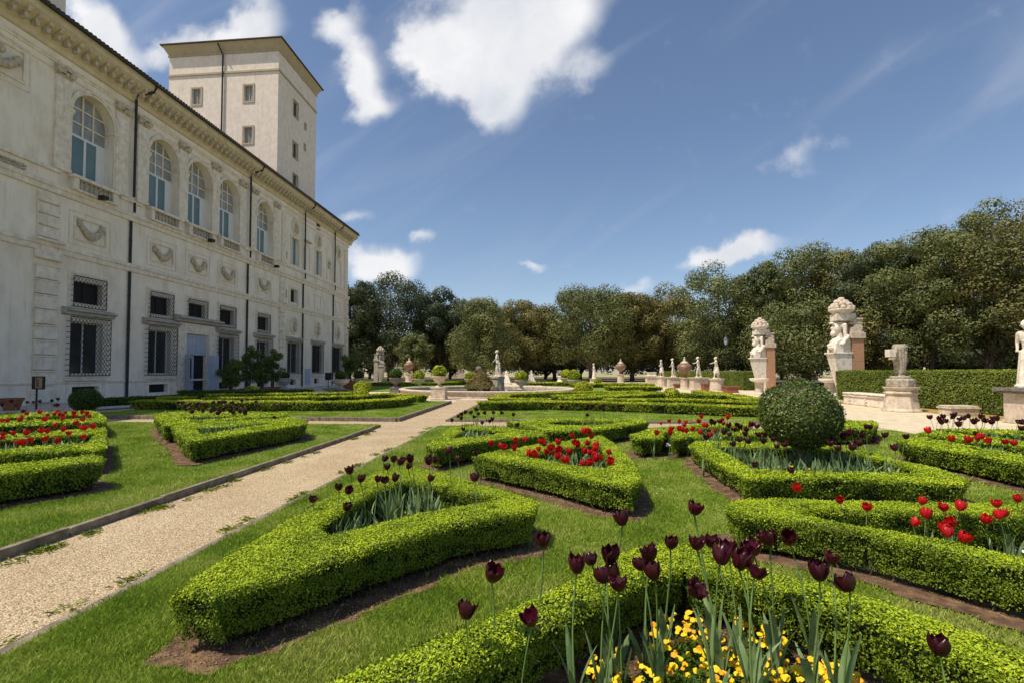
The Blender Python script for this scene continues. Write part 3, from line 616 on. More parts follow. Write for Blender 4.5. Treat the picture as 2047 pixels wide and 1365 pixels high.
grass_zone([(-16, 15.8), (-4.66, 15.8), (-4.66, 24.9), (-16, 24.9)], .098, 25, 15000, .045, .0022, 'short grass on the far left lawn')
grass_zone([(-2.9, 15.98), (9.1, 15.98), (9.1, 27), (2.5, 27), (-2.9, 25)], .048, 27, 15000, .045, .0022, 'short grass on the far right lawn')
grass_zone([(-16, -4), (-4.66, -4), (-4.66, 14.1), (-16, 14.1)], .073, 14.0, 15000, .038, .0019, 'short green grass on the raised left lawn')
# little stones on the path
def pebbles():
    n = 36000; X = rng.uniform(-4.5, -3.1, n); Y = 1.6 + 9 * rng.random(n) ** 1.7; s = rng.uniform(.002, .0052, n) * np.clip(Y / 4, 1, 2); a = rng.random(n) * PI
    P = np.column_stack([X, Y, np.zeros(n)]); dx = np.column_stack([np.cos(a), np.sin(a), 0 * a]) * s[:, None]; dy = np.column_stack([-np.sin(a), np.cos(a), 0 * a]) * s[:, None] * .7; up = np.column_stack([0 * a, 0 * a, s * .8])
    V = np.stack([P - dx, P - dy, P + dx, P + dy, P + up], 1).reshape(-1, 3); b = np.arange(n)[:, None] * 5
    Fq = np.concatenate([b + np.array([[i, (i + 1) % 4, 4]]) for i in range(4)])
    o = np_mesh('gravel', V, [(Fq, 0)], ['pebble'], rnd=np.tile(rng.random(n), 4)); struct(o, 'stuff'); o['label'] = 'loose pale gravel stones on the garden path'
M['pebble'] = leaf_mat('loose pebbles', [(.24, .17, .10), (.45, .35, .21), (.70, .60, .42)], trans=0, rough=.9)
pebbles()
# weeds and moss tufts along the kerbs
def tufts():
    V = []; 
    for i in range(46):
        side = random.random() < .55; x = -4.5 + random.uniform(.0, .12) if side else -3.1 - random.uniform(-.01, .1); y = random.choice([random.uniform(2, 7), random.uniform(5, 14)])
        for k in range(random.randint(25, 70)):
            a = random.random() * 2 * PI; r = random.random() * .09; l = random.uniform(.02, .05); cx_, cy_ = x + r * math.cos(a), y + r * math.sin(a) * 1.8
            t = random.random() * 2 * PI; w = .004
            V += [(cx_ - w, cy_, 0), (cx_ + w, cy_, 0), (cx_ + math.cos(t) * l + w * 1.5, cy_ + math.sin(t) * l, l * .6), (cx_ + math.cos(t) * l * 1.5, cy_ + math.sin(t) * l * 1.5, l * .5)]
    o = np_mesh('weeds', np.array(V), [(np.arange(len(V), dtype=np.int32).reshape(-1, 4), 0)], ['boxold']); struct(o, 'stuff'); o['label'] = 'small weeds and moss growing along the path kerbs'
tufts()
def crumbs():
    P_ = []
    for poly, zb in SOIL:
        p = np.array(poly); lo, hi = p.min(0), p.max(0)
        if np.hypot(*p.mean(0)) > 9.5: continue
        n = int((hi - lo).prod() * 1500); q = lo + rng.random((n, 2)) * (hi - lo); q = q[pip(q, [tuple(a) for a in poly])]; P_.append(np.column_stack([q, np.full(len(q), zb + .012)]))
    P = np.concatenate(P_); n = len(P); s = rng.uniform(.002, .009, n) * rng.random(n) ** .5 + .001; a = rng.random(n) * PI
    dx = np.column_stack([np.cos(a), np.sin(a), 0 * a]) * s[:, None]; dy = np.column_stack([-np.sin(a), np.cos(a), 0 * a]) * s[:, None] * .8; up = np.column_stack([s * .3, 0 * a, s])
    V = np.stack([P - dx, P - dy, P + dx, P + dy, P + up], 1).reshape(-1, 3); b = np.arange(n)[:, None] * 5
    o = np_mesh('soil_crumbs', V, [(np.concatenate([b + np.array([[i, (i + 1) % 4, 4]]) for i in range(4)]), 0)], ['crumb'], rnd=np.tile(rng.random(n), 4)); struct(o, 'stuff'); o['label'] = 'small clods and stones on the bare soil round the beds'
M['crumb'] = leaf_mat('soil clods', [(.05, .03, .018), (.15, .09, .055), (.25, .17, .11), (.55, .45, .33)], trans=0, rough=.95)
crumbs()
def daisies():
    V, Fc = [], []
    for cx_, cy_, k in ((-7.2, 8.3, 9), (-5.9, 5.9, 7), (.9, 8.6, 10), (-.6, 7.6, 5), (1.3, 6.7, 6), (-6.5, 11, 8)):
        for i in range(k):
            x, y = cx_ + random.gauss(0, .25), cy_ + random.gauss(0, .25); b = len(V); z = .06 if x > -4 else .12; V.append((x, y, z))
            V += [(x + .011 * math.cos(t), y + .011 * math.sin(t), z - .002) for t in [j * PI / 4 for j in range(8)]]; Fc += [(b, b + 1 + j, b + 1 + (j + 1) % 8) for j in range(8)]
    o = np_mesh('daisies', np.array(V), [(np.array(Fc), 0)], ['whitepetal']); struct(o, 'stuff'); o['label'] = 'tiny white daisies scattered in the grass'
daisies()

# ------------------------------------------------------------ tulips and pansies
ORD = ['', 'first', 'second', 'third', 'fourth', 'fifth', 'sixth', 'seventh', 'eighth', 'ninth', 'tenth', 'eleventh', 'twelfth', 'thirteenth', 'fourteenth', 'fifteenth', 'sixteenth', 'seventeenth', 'eighteenth', 'nineteenth']
TENS = {20: ('twenty', 'twentieth'), 30: ('thirty', 'thirtieth'), 40: ('forty', 'fortieth'), 50: ('fifty', 'fiftieth'), 60: ('sixty', 'sixtieth')}
def ordinal(n):
    if n < 20: return ORD[n]
    t, u = TENS[n // 10 * 10]; return u if n % 10 == 0 else t + '-' + ORD[n % 10]

def bloom_mesh(name, m, op, seed):
    r_ = random.Random(seed); V = []; Fc = []; rn = []
    Rr, Hh = .0375, .080
    for k in range(6):
        inner = k % 2; a0 = k * PI / 3 + r_.uniform(-.12, .12); hs = Hh * r_.uniform(.92, 1.08) * (1 - .03 * inner); tw = r_.uniform(-.12, .12); o_ = op * r_.uniform(.6, 1.5); rs = (.88 if inner else 1) * r_.uniform(.95, 1.05)
        nu, nv = 6, 7; b = len(V)
        for j in range(nv + 1):
            v = j / nv
            rad = Rr * rs * (1.04 * math.sin(PI * (.10 + .60 * v)) ** .85 + o_ * .75 * max(0, v - .5) ** 1.3)
            wd = R(46) * (.72 + .38 * math.sin(PI * v)) * (1 if v < .7 else 1 - ((v - .7) / .3) ** 2 * .86)
            z = hs * (v ** 1.12) * (1 - .12 * o_ * v)
            for i in range(nu + 1):
                u = i / nu * 2 - 1; a = a0 + u * wd + tw * v
                rr = rad * (1 - .10 * u * u * (1 - v)) + .002 * math.sin(u * 5 + k); V.append((rr * math.cos(a), rr * math.sin(a), z - .006 * v * u * u * (1 + o_)))
        for j in range(nv):
            for i in range(nu):
                q = b + j * (nu + 1) + i; Fc.append((q, q + 1, q + nu + 2, q + nu + 1)); rn.append(min(1, max(0, (.25 + .25 * r_.random()) + .5 * abs(i / (nu - 1) * 2 - 1) ** 3 + .1 * (j == nv - 1))))
    o = np_mesh(name, np.array(V), [(np.array(Fc), 0)], [m], rnd=np.array(rn), smooth=True); return o
def blade(V, Fc, base, az, L_, w, lean, curl=0.0, z0=0.0):
    n = 7; b = len(V); d = (math.cos(az), math.sin(az)); s_ = (-math.sin(az), math.cos(az))
    for j in range(n + 1):
        t = j / n; hz = L_ * (t - .35 * lean * t * t); out = L_ * lean * .75 * t ** 1.7 + .004; ww = w * (math.sin(PI * (.12 + .86 * t)) ** .8) * (1 - .15 * t); tw = curl * t
        c = (base[0] + d[0] * out, base[1] + d[1] * out, z0 + hz); sx = s_[0] * math.cos(tw) + d[0] * math.sin(tw); sy = s_[1] * math.cos(tw) + d[1] * math.sin(tw)
        V += [(c[0] - sx * ww + d[0] * ww * .45, c[1] - sy * ww + d[1] * ww * .45, c[2] + ww * .2), (c[0], c[1], c[2]), (c[0] + sx * ww + d[0] * ww * .45, c[1] + sy * ww + d[1] * ww * .45, c[2] + ww * .2)]
    for j in range(n):
        for i in range(2): q = b + j * 3 + i; Fc.append((q, q + 1, q + 4, q + 3))
LIBD = [bloom_mesh('flower', 'darkpetal', op, i) for i, op in enumerate([.0, .15, .35, .9, .05, .6, .25, 1.2])]
LIBR = [bloom_mesh('flower', 'redpetal', op, 20 + i) for i, op in enumerate([.0, .1, .35, 1.0, .2, .0])]
def stem_mesh(seed):
    r_ = random.Random(seed); lx = r_.uniform(-.2, .2); mb = MB(); pts = [(lx * t * t, (.03 * math.sin(t * 4 + seed) - .03 * math.sin(seed)) * t, t) for t in [i / 7 for i in range(8)]]
    mb.tube(pts, [.0085, .008, .0075, .007, .0065, .006, .006, .007], 6); o = mb.build('stem', 'stem', smooth=True); return o, pts[-1]
def leafset_mesh(seed, n):
    r_ = random.Random(seed); V = []; Fc = []
    for k in range(n): blade(V, Fc, (0, 0), k * 2.3 + r_.uniform(-.5, .5), r_.uniform(.24, .42), r_.uniform(.014, .026), r_.uniform(.08, .75), r_.uniform(-1, 1), r_.uniform(0, .05))
    return np_mesh('leaf', np.array(V), [(np.array(Fc), 0)], ['tleaf'], smooth=True)
LIBS = [stem_mesh(i) for i in range(9)]
LIBL = [leafset_mesh(40 + i, 3 + i % 2) for i in range(5)]
def hide_lib(objs):
    for o in objs: COL.objects.unlink(o)
hide_lib(LIBD + LIBR + [s_ for s_, _ in LIBS] + LIBL)

def tulip_bed(heads, colour, bedname, h0, yr, zb=.02, size=1.0):
    pts = []
    for it in heads:
        x, y = it[0], it[1]; gx, gy = G(x, y, zb + h0)
        if gy < 0 or gy > 60: gy = yr[1]
        Y = it[2] if len(it) > 2 else min(max(gy, yr[0]), yr[1]); q = atY(x, y, Y); pts.append((x, q, Y))
    pts.sort(key=lambda p: p[0]); lib = LIBD if colour == 'dark' else LIBR; nm = 'dark_tulip' if colour == 'dark' else 'red_tulip'
    for i, (x, q, Y) in enumerate(pts):
        h = max(.16, q[2] - zb); rz = random.random() * 2 * PI; st, top = random.choice(LIBS); tx = top[0] * h; ty = top[1] * h
        bx = q[0] - (tx * math.cos(rz) - ty * math.sin(rz)); by = q[1] - (tx * math.sin(rz) + ty * math.cos(rz))
        adj = ('near-black maroon' if colour == 'dark' else 'bright red')
        t = thing(nm, '%s tulip, %s from the left %s' % (adj, ordinal(i + 1), bedname), 'tulip', (bx, by, zb - .01), ('dark tulips ' if colour == 'dark' else 'red tulips ') + bedname, rz)
        s_ = st.copy(); COL.objects.link(s_); s_.parent = t; s_.scale = (h, h, h - .02)
        hd = random.choice(lib).copy(); COL.objects.link(hd); hd.parent = t; hd.location = (tx, ty, h - .035 * size); k = size * random.uniform(.82, 1.12); hd.scale = (k, k, k * random.uniform(.92, 1.15))
        hd.rotation_euler = (random.gauss(0, .24), random.gauss(0, .24), random.random() * 6)
        l_ = random.choice(LIBL).copy(); COL.objects.link(l_); l_.parent = t; k = min(1.25, max(.55, h / .62)) * random.uniform(.85, 1.1); l_.scale = (k, k, k); l_.rotation_euler = (0, 0, random.random() * 6)

def zz(region, pts):                              # readings taken on an enlarged crop of the survey photo
    x0, y0, k = region; return [(x0 + a / k, y0 + b / k) for a, b in pts]
r1, r2, r3, r4, r8 = (0, 760, 3.2), (560, 760, 3.2), (1100, 740, 3.2), (1600, 740, 3.79), (1550, 960, 3.37)
tulip_bed([(930, 1215, 2.2), (982, 1140, 2.35), (1065, 1225, 2.2), (1087, 1075, 2.6), (1153, 1125, 2.45), (1181, 1110, 2.6), (1217, 1107, 2.65), (1211, 1145, 2.5), (1237, 1160, 2.35), (1245, 1033, 2.9),
           (1300, 1103, 2.7), (1282, 1120, 2.6), (1308, 1138, 2.45), (1340, 1078, 2.8), (1386, 1010, 2.9), (1391, 1079, 2.7), (1421, 1075, 2.85), (1384, 1167, 2.4), (1440, 1108, 2.6), (1458, 1094, 2.75), (1475, 1116, 2.5),
           (1505, 1090, 2.7), (1508, 1134, 2.45), (1540, 1072, 2.8), (1577, 1070, 2.85), (1660, 1107, 2.7), (1638, 1139, 2.5), (1698, 1161, 2.45), (1877, 1284, 2.1), (1495, 1108, 2.65), (1232, 1142, 2.6)],
          'dark', 'in the foreground bed of yellow pansies', .6, (2.1, 3.0), size=1.06)
tulip_bed(zz(r2, [(205, 745), (380, 668), (432, 690), (450, 568), (512, 617), (425, 800), (662, 490), (685, 540), (725, 495), (787, 495), (762, 512), (835, 500), (815, 535), (625, 615), (670, 620), (730, 612), (957, 612), (1082, 440), (955, 510), (990, 500), (1135, 490), (1255, 455), (1245, 612)]),
          'dark', 'in the triangle bed beside the path', .66, (4.25, 5.35), size=1.0)
tulip_bed(zz(r2, [(1100, 250), (1135, 222), (1160, 237), (1165, 212), (1182, 200), (1222, 200), (1240, 228), (1262, 180), (1268, 208), (1250, 180), (1313, 203), (1290, 265), (1355, 245), (1340, 255), (1362, 200), (1410, 200), (1490, 215), (1520, 280), (1175, 305)]),
          'dark', 'in the small bed left of the red one', .55, (9.0, 11.2), size=1.1)
tulip_bed(zz(r3, [(75, 228), (105, 240), (170, 215), (245, 228), (275, 222), (265, 235), (235, 280), (320, 235), (343, 245), (345, 220), (400, 222), (408, 232), (450, 248)]),
          'dark', 'in the flat triangle bed', .55, (11.3, 12.4), size=1.15)
tulip_bed(zz(r3, [(52, 450), (10, 490), (45, 545), (60, 500), (102, 568), (122, 515), (145, 412), (160, 455), (178, 470), (215, 385), (245, 382), (232, 458), (260, 415), (215, 510), (250, 518), (250, 585), (285, 530), (275, 640), (300, 475), (318, 545), (280, 495), (300, 560), (385, 515), (382, 575), (205, 590)])
          + zz(r2, [(1355, 397), (1400, 405), (1430, 422), (1500, 427), (1512, 385), (1567, 368), (1590, 462), (1635, 468), (1668, 385), (1695, 400), (1655, 430), (1700, 450), (1735, 430), (1778, 390), (1770, 470), (1790, 440), (1830, 505), (1850, 450)]),
          'red', 'in the middle red bed', .42, (6.6, 8.2), size=1.2)
tulip_bed(zz(r3, [(710, 332), (765, 318), (822, 320), (865, 325), (858, 345), (775, 368), (762, 392), (675, 395), (828, 370), (852, 375), (870, 380), (908, 370), (950, 322), (970, 292), (1000, 350), (965, 390), (1025, 407), (1060, 378), (1097, 312), (1110, 335), (1133, 297), (1270, 345), (985, 345)]),
          'red', 'behind the broken hedge', .5, (8.6, 11.0), size=1.1)
tulip_bed(zz(r3, [(1030, 325), (1050, 328), (1085, 318), (1145, 347), (1190, 335), (1210, 355), (1180, 372), (1255, 375), (1250, 400), (1290, 340), (1320, 350), (1145, 402), (1205, 435), (1270, 445), (1335, 405), (1365, 445), (1420, 432), (1505, 465), (1305, 595), (1535, 630), (1605, 355), (1620, 400)])
          + [(1412, 872), (1447, 862), (1468, 884), (1530, 866), (1552, 888), (1688, 872), (1716, 884), (1745, 878), (1768, 868), (1790, 893), (1702, 862), (1660, 884)] + zz(r4, [(240, 460), (250, 510), (290, 580), (385, 575), (330, 470), (370, 475), (465, 485), (495, 420), (530, 425), (650, 480), (800, 495)]),
          'dark', 'round the clipped ball tree', .62, (6.6, 8.6), size=1.08)
tulip_bed(zz(r4, [(975, 450), (1145, 510), (1265, 522), (1345, 505), (1370, 492), (1435, 520), (1550, 530), (1625, 540)]), 'red', 'in the right hand beds', .5, (8.0, 9.6), size=1.3)
tulip_bed(zz(r4, [(980, 348), (1045, 358), (1070, 385), (1085, 345), (1107, 375), (1140, 345), (1165, 335), (1200, 403), (1175, 330), (1215, 360), (1240, 355), (1280, 340), (1315, 385), (1330, 365), (1325, 470), (1365, 345), (1385, 370), (1400, 375), (1450, 385), (1460, 360), (1495, 360), (1650, 380), (1690, 385), (1670, 430)]),
          'dark', 'in the right hand beds', .62, (9.9, 11.6), size=1.3)
tulip_bed(zz(r8, [(155, 40), (435, 118), (612, 165), (980, 125), (1012, 215), (925, 262), (1130, 168), (1242, 163), (1205, 268), (1125, 300), (1160, 335), (1250, 365), (1412, 248), (1490, 145), (1505, 220), (1540, 205), (1630, 110)]),
          'red', 'in the forked lower right bed', .45, (3.9, 4.75), size=.98)
tulip_bed(zz(r1, [(178, 208), (250, 200), (132, 225), (115, 247), (15, 252), (45, 252), (310, 215), (345, 213), (370, 190), (290, 245), (280, 240), (395, 240), (380, 215), (425, 200), (405, 218), (485, 225), (480, 205), (475, 228), (525, 200), (550, 200), (580, 225), (535, 243), (555, 208), (350, 283), (265, 318), (305, 318), (405, 308), (440, 330), (495, 272), (520, 295), (545, 300), (607, 290), (290, 368), (360, 382), (540, 355), (85, 330), (165, 330), (20, 335), (10, 368), (150, 390), (105, 395), (125, 390), (200, 375)]),
          'red', 'in the beds at the left edge', .45, (7.6, 12.2), zb=.1, size=1.2)
tulip_bed(zz(r1, [(198, 312), (70, 370), (140, 190), (10, 152), (75, 130), (100, 155), (172, 135), (215, 132), (260, 130), (335, 125), (373, 117), (350, 155), (365, 155)]),
          'dark', 'in the beds at the left edge', .62, (8.2, 14.5), zb=.1, size=1.15)
tulip_bed(zz(r1, [(1140, 140), (1165, 140), (1190, 180), (1210, 145), (1180, 165), (1232, 197), (1275, 140), (1260, 160), (1275, 180), (1300, 150), (1315, 165), (1300, 190), (1370, 137), (1400, 140), (1420, 135), (1348, 192), (1370, 185), (1395, 205), (1405, 195), (1430, 185), (1450, 165), (1440, 135), (1480, 165), (1470, 190), (1490, 140), (1500, 200), (1515, 180), (1520, 155), (1540, 180), (1555, 155), (1550, 125), (1572, 205), (1535, 195), (1640, 130), (1645, 160), (1700, 185), (1660, 180), (1775, 160), (1770, 170), (1265, 268), (1440, 240), (1750, 240)]),
          'dark', 'in the crowded bed on the left lawn', .5, (11.6, 14.0), zb=.1, size=1.35)

# leaf tufts between the flowers: nobody could count these
def tufts_of_leaves(poly, n, zb, hmin, hmax, label):
    p = np.array(poly); lo, hi = p.min(0), p.max(0); V = []; Fc = []; k = 0
    while k < n:
        q = lo + rng.random(2) * (hi - lo)
        if not pip(q[None], [tuple(a) for a in poly])[0]: continue
        k += 1
        for j in range(random.randint(2, 4)): blade(V, Fc, q, random.random() * 6.3, random.uniform(hmin, hmax), random.uniform(.012, .022) * (1.3 if q[1] > 7 else 1), random.uniform(.04, .8), random.uniform(-1.5, 1.5), zb)
    o = np_mesh('tulip_leaves', np.array(V), [(np.array(Fc), 0)], ['tleaf'], smooth=True); struct(o, 'stuff'); o['label'] = label
z3 = .02
tufts_of_leaves(offset(px([(645, 1050), (756, 985), (840, 968), (965, 1000), (830, 1020), (660, 1062)], .3), -.03), 60, z3, .24, .44, 'grey green tulip leaves inside the triangle bed by the path')
tufts_of_leaves(px([(1040, 912), (1110, 898), (1195, 888), (1222, 925), (1212, 938), (1110, 922)], .3), 90, z3, .22, .42, 'grey green tulip leaves inside the middle red bed')
tufts_of_leaves(px([(1432, 896), (1560, 898), (1700, 906), (1780, 925), (1840, 944), (1620, 943), (1506, 936)], .3), 170, z3, .2, .42, 'grey green tulip leaves round the ball tree')
tufts_of_leaves(px([(895, 880), (935, 856), (1030, 862), (950, 876)], .3), 70, z3, .3, .5, 'grey green tulip leaves in the small bed')
tufts_of_leaves(px([(1085, 846), (1120, 841), (1250, 843), (1185, 851), (1110, 851)], .3), 60, z3, .3, .45, 'tulip leaves in the flat triangle bed')
tufts_of_leaves(px([(1330, 872), (1400, 858), (1520, 856), (1440, 878), (1350, 880)], .25), 90, z3, .22, .42, 'tulip leaves behind the broken hedge')
tufts_of_leaves(px([(1900, 905), (1940, 885), (2100, 905), (2150, 925), (2047, 905)], .3), 60, z3, .22, .42, 'tulip leaves in the middle right bed')
tufts_of_leaves(px([(1930, 874), (2000, 868), (2150, 880), (2150, 900), (2040, 888)], .3), 60, z3, .3, .5, 'tulip leaves in the far right bed')
tufts_of_leaves(px([(0, 897), (172, 886), (190, 866), (0, 879)], .36), 90, .1, .25, .42, 'tulip leaves in the left edge bed')
tufts_of_leaves(px([(380, 862), (570, 843), (400, 870)], .4), 75, .1, .3, .5, 'tulip leaves in the triangular bed of the left lawn')
tufts_of_leaves(px([(350, 836), (510, 830), (400, 841)], .4), 55, .1, .3, .5, 'tulip leaves in the crowded left bed')

def pansy_lib(m, seed):
    r_ = random.Random(seed); V = []; Fc = []; rn = []
    for k in range(5):
        a = k * 2 * PI / 5 + .3; w = .011 * (1.2 if k == 0 else 1); c = (math.cos(a) * w, math.sin(a) * w * .95)
        b = len(V); V.append((c[0] * .9, c[1] * .9, .002 + .001 * k)); n = 7
        for i in range(n): t = 2 * PI * i / n; V.append((c[0] + w * 1.05 * math.cos(t), c[1] + w * 1.05 * math.sin(t), .001 * k + .002 * math.sin(t * 2 + k)))
        for i in range(n): Fc.append((b, b + 1 + i, b + 1 + (i + 1) % n)); rn.append(.5)
    o = np_mesh('bloom', np.array(V), [(np.array(Fc), 0)], [m]); return o
LP = {c: [pansy_lib(m, i) for i in range(2)] for c, m in (('yellow', 'yellow'), ('orange', 'orange'), ('white', 'whitepetal'))}
def pleaf(seed):
    r = np.random.default_rng(seed); n = 70; a = r.random(n) * 2 * PI; rr = .075 * np.sqrt(r.random(n)); z = .02 + .07 * r.random(n) * (1 - rr / .1)
    V, Fq = leaves(np.column_stack([rr * np.cos(a), rr * np.sin(a), z]), np.tile([0, 0, 1.], (n, 1)), .014, aspect=.6); return np_mesh('foliage', V, [(Fq, 0)], ['pleaf'])
LPF = [pleaf(i) for i in range(3)]
hide_lib([o for v in LP.values() for o in v] + LPF)
def pansies(spots, colour, where, zb=.02, nb=(5, 9), sc=1.0, hz=.1):
    spots = sorted(spots)
    for i, s_ in enumerate(spots):
        gx, gy = G(s_[0], s_[1], zb + hz)
        t = thing('pansy_plant', '%s pansy clump, %s from the left %s' % (colour, ordinal(i + 1), where), 'pansy', (gx, gy, zb), '%s pansies %s' % (colour, where), random.random() * 6)
        f = random.choice(LPF).copy(); COL.objects.link(f); f.parent = t; k_ = sc * random.uniform(.8, 1.2); f.scale = (k_, k_, k_)
        for k in range(random.randint(*nb)):
            c = colour if colour == 'white' else ('orange' if random.random() < .3 else 'yellow')
            b = random.choice(LP[c]).copy(); COL.objects.link(b); b.parent = t; a = random.random() * 2 * PI; r = .075 * math.sqrt(random.random()) * sc
            b.location = (r * math.cos(a), r * math.sin(a), (.075 + .05 * random.random()) * sc); q = sc * random.uniform(.45, .75); b.scale = (q, q, q)
            # faces turned to the light, i.e. leaning to the south west
            rz = t.rotation_euler.z; w = Vector((-.45 + random.gauss(0, .35), -.75 + random.gauss(0, .35), .75)).normalized(); w.rotate(Matrix.Rotation(-rz, 3, 'Z')); b.rotation_euler = w.to_track_quat('Z', 'Y').to_euler()
pansies([(1205, 1330), (1225, 1310), (1245, 1348), (1322, 1272), (1332, 1300), (1308, 1335), (1345, 1330), (1370, 1262), (1392, 1238), (1385, 1290), (1420, 1268), (1428, 1318), (1452, 1308), (1478, 1312), (1462, 1342), (1490, 1252), (1512, 1265), (1532, 1285), (1550, 1276),
         (1482, 1355), (1535, 1352), (1640, 1330), (1660, 1348), (1700, 1352), (1213, 1355), (1350, 1236), (1285, 1352), (1405, 1345), (1565, 1330), (1620, 1352), (1580, 1358), (1510, 1335), (1440, 1358)], 'yellow', 'in the foreground bed', hz=.1, sc=1.05, nb=(8, 14))
pansies([(785, 1022), (801, 1020), (816, 1005), (837, 1007), (862, 1008), (876, 1014)], 'yellow', 'in the triangle bed', hz=.24, sc=1.1)
pansies([(1548, 924), (1543, 932), (1597, 905), (1651, 905), (1642, 912), (1575, 925), (1611, 928), (1709, 946)], 'yellow', 'under the ball tree', hz=.2, sc=1.3)
pansies([(1105, 925), (1118, 935), (1135, 939), (1155, 937), (1172, 943), (1190, 940), (1165, 930), (1125, 925)], 'white', 'under the middle red tulips', hz=.16, sc=1.2)
pansies([(1338, 889), (1345, 882), (1415, 880), (1428, 880), (1437, 876)], 'white', 'behind the broken hedge', hz=.14, sc=1.3)
pansies([(2036, 1090), (2045, 1098)], 'white', 'in the forked bed', hz=.1, sc=.8)
pansies([(110, 896), (150, 892), (140, 888), (165, 885)], 'white', 'in the left edge bed', zb=.1, hz=.16, sc=1.3)

# ------------------------------------------------------------ the villa
X0 = -24.4; YN = -3.0; YF = 60.9; ZE = 18.2
V_ = thing('villa', 'long pale three storey villa with arched windows and a tall square tower', 'building', (X0, 30, 0))
def part(mb, name, m, label=None, **k):
    o = mb.build(name, m, V_, world=True, **k)
    if label: o['label'] = label
    return o
def sub(mb, name, m, par, **k):                  # sub-part of a villa part (all share the villa's origin)
    mb.v = [(x - X0, y - 30, z) for x, y, z in mb.v]; return mb.build(name, m, par, **k)
WC = [24.7, 29.85, 33.25, 36.65, 41.75]          # the five bays
RC = [47.2, 52.4, 57.8]                          # the three bays of the right wing
holes = []                                       # y0,y1,z0,z1,depth,arch?
for c in WC: holes.append((c - 1.28, c + 1.28, 11.75, 15.25, .55, 1))
for i, c in enumerate(WC):
    holes.append((c - .85, c + .85, 5.05 + .15, 6.35, .4, 0))
    if i != 2: holes.append((c - .95, c + .95, 1.5, 4.2, .4, 0))
    if i != 2: holes.append((c - .8, c + .8, .28, .8, .35, 0))
holes.append((32.15, 34.4, .02, 4.2, .35, 0))
for i, c in enumerate(RC):
    holes.append((c - 1.15, c + 1.15, 1.5, 4.4, .35, 0)); holes.append((c - .6, c + .6, .3, .85, .35, 0))
    if i < 2: holes.append((c - .7, c + .7, 12.1, 14.75, .3, 0))
holes.append((46.4, 47.85, 8.35, 9.65, .4, 0)); holes.append((51.9, 52.9, 17.05, 17.7, .3, 0))
for z0_, z1_ in ((12.4, 13.1), (8.6, 9.4)): holes.append((45.55, 45.8, z0_, z1_, .3, 0))
holes.append((12.0, 14.2, 1.5, 4.2, .4, 0)); holes.append((17.6, 19.6, 11.9, 14.9, .4, 0)); holes.append((14, 16, 5.2, 6.4, .4, 0)); 
ARCH = 1.28
def wall():
    mb = MB(); ys = sorted({YN, YF} | {h[0] for h in holes} | {h[1] for h in holes}); zs = sorted({0, ZE} | {h[2] for h in holes} | {h[3] for h in holes} | {15.25 + ARCH})
    rects = [(h[0], h[1], h[2], h[3] + (ARCH if h[5] else 0)) for h in holes]
    for i in range(len(ys) - 1):
        for j in range(len(zs) - 1):
            cy, cz = (ys[i] + ys[i + 1]) / 2, (zs[j] + zs[j + 1]) / 2
            if any(a < cy < b and c < cz < d for a, b, c, d in rects): continue
            mb.quad((X0, ys[i], zs[j]), (X0, ys[i + 1], zs[j]), (X0, ys[i + 1], zs[j + 1]), (X0, ys[i], zs[j + 1]))
    for y0, y1, z0, z1, d, ar in holes:
        x1 = X0 - d
        mb.quad((X0, y0, z0), (x1, y0, z0), (x1, y0, z1), (X0, y0, z1)); mb.quad((X0, y1, z0), (X0, y1, z1), (x1, y1, z1), (x1, y1, z0))
        mb.quad((X0, y0, z0), (X0, y1, z0), (x1, y1, z0), (x1, y0, z0))
        if not ar: mb.quad((X0, y0, z1), (x1, y0, z1), (x1, y1, z1), (X0, y1, z1))
        else:
            c = (y0 + y1) / 2; n = 14; A = [(c - ARCH * math.cos(PI * k / n), z1 + ARCH * math.sin(PI * k / n)) for k in range(n + 1)]
            for k in range(n):
                (a, b), (e, f) = A[k], A[k + 1]; mb.quad((X0, a, b), (x1, a, b), (x1, e, f), (X0, e, f))
                mb.quad((X0, a, b), (X0, e, f), (X0, e, z1 + ARCH), (X0, a, z1 + ARCH))
    return mb
part(wall(), 'wall', 'plaster')
# the body behind the front, and the end wall
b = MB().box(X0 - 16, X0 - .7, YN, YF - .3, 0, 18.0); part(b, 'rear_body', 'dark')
b = MB(); b.quad((X0, YF, 0), (X0 - 17, YF, 0), (X0 - 17, YF, ZE), (X0, YF, ZE)); part(b, 'end_wall', 'plaster')
# string courses, plinth, ledges, frieze, cornice
def course(z0, z1, d, name, m='trim', y0=YN, y1=YF + .0, steps=((0, 1),)):
    mb = MB()
    prof = [(X0 + .0, z0), (X0 + d * .55, z0 + .02), (X0 + d * .6, z0 + (z1 - z0) * .5), (X0 + d, z0 + (z1 - z0) * .62), (X0 + d, z1), (X0 + .0, z1 + .03)]
    mb.extr(prof, 'y', y0, y1 + d); part(mb, name, m)
course(7.5, 7.98, .16, 'string_course'); course(10.52, 11.0, .2, 'string_course')
course(.95, 1.06, .07, 'plinth_course'); course(17.15, 17.35, .12, 'frieze_moulding'); course(16.75, 16.83, .06, 'frieze_moulding')
b = MB()                                                  # ledge under the main windows, breaking forward at each bay
segs = sorted([(c - 1.35, c + 1.35) for c in WC]); y = YN
for a, e in segs: b.box(X0, X0 + .12, y, a - .45, 11.62, 11.8); y = e + .45
b.box(X0, X0 + .12, y, YF, 11.62, 11.8)
part(b, 'window_ledge', 'trim')
b = MB()
prof = [(X0, 17.7), (X0 + .12, 17.72), (X0 + .14, 17.95), (X0 + .3, 18.1), (X0 + .3, 18.2), (X0 + .95, 18.62), (X0 + .95, 18.86), (X0 + 1.02, 18.98), (X0 + 1.02, 19.06), (X0 - .3, 19.06), (X0 - .3, 17.7)]
b.extr(prof, 'y', YN, YF + .9); part(b, 'cornice', 'eave')
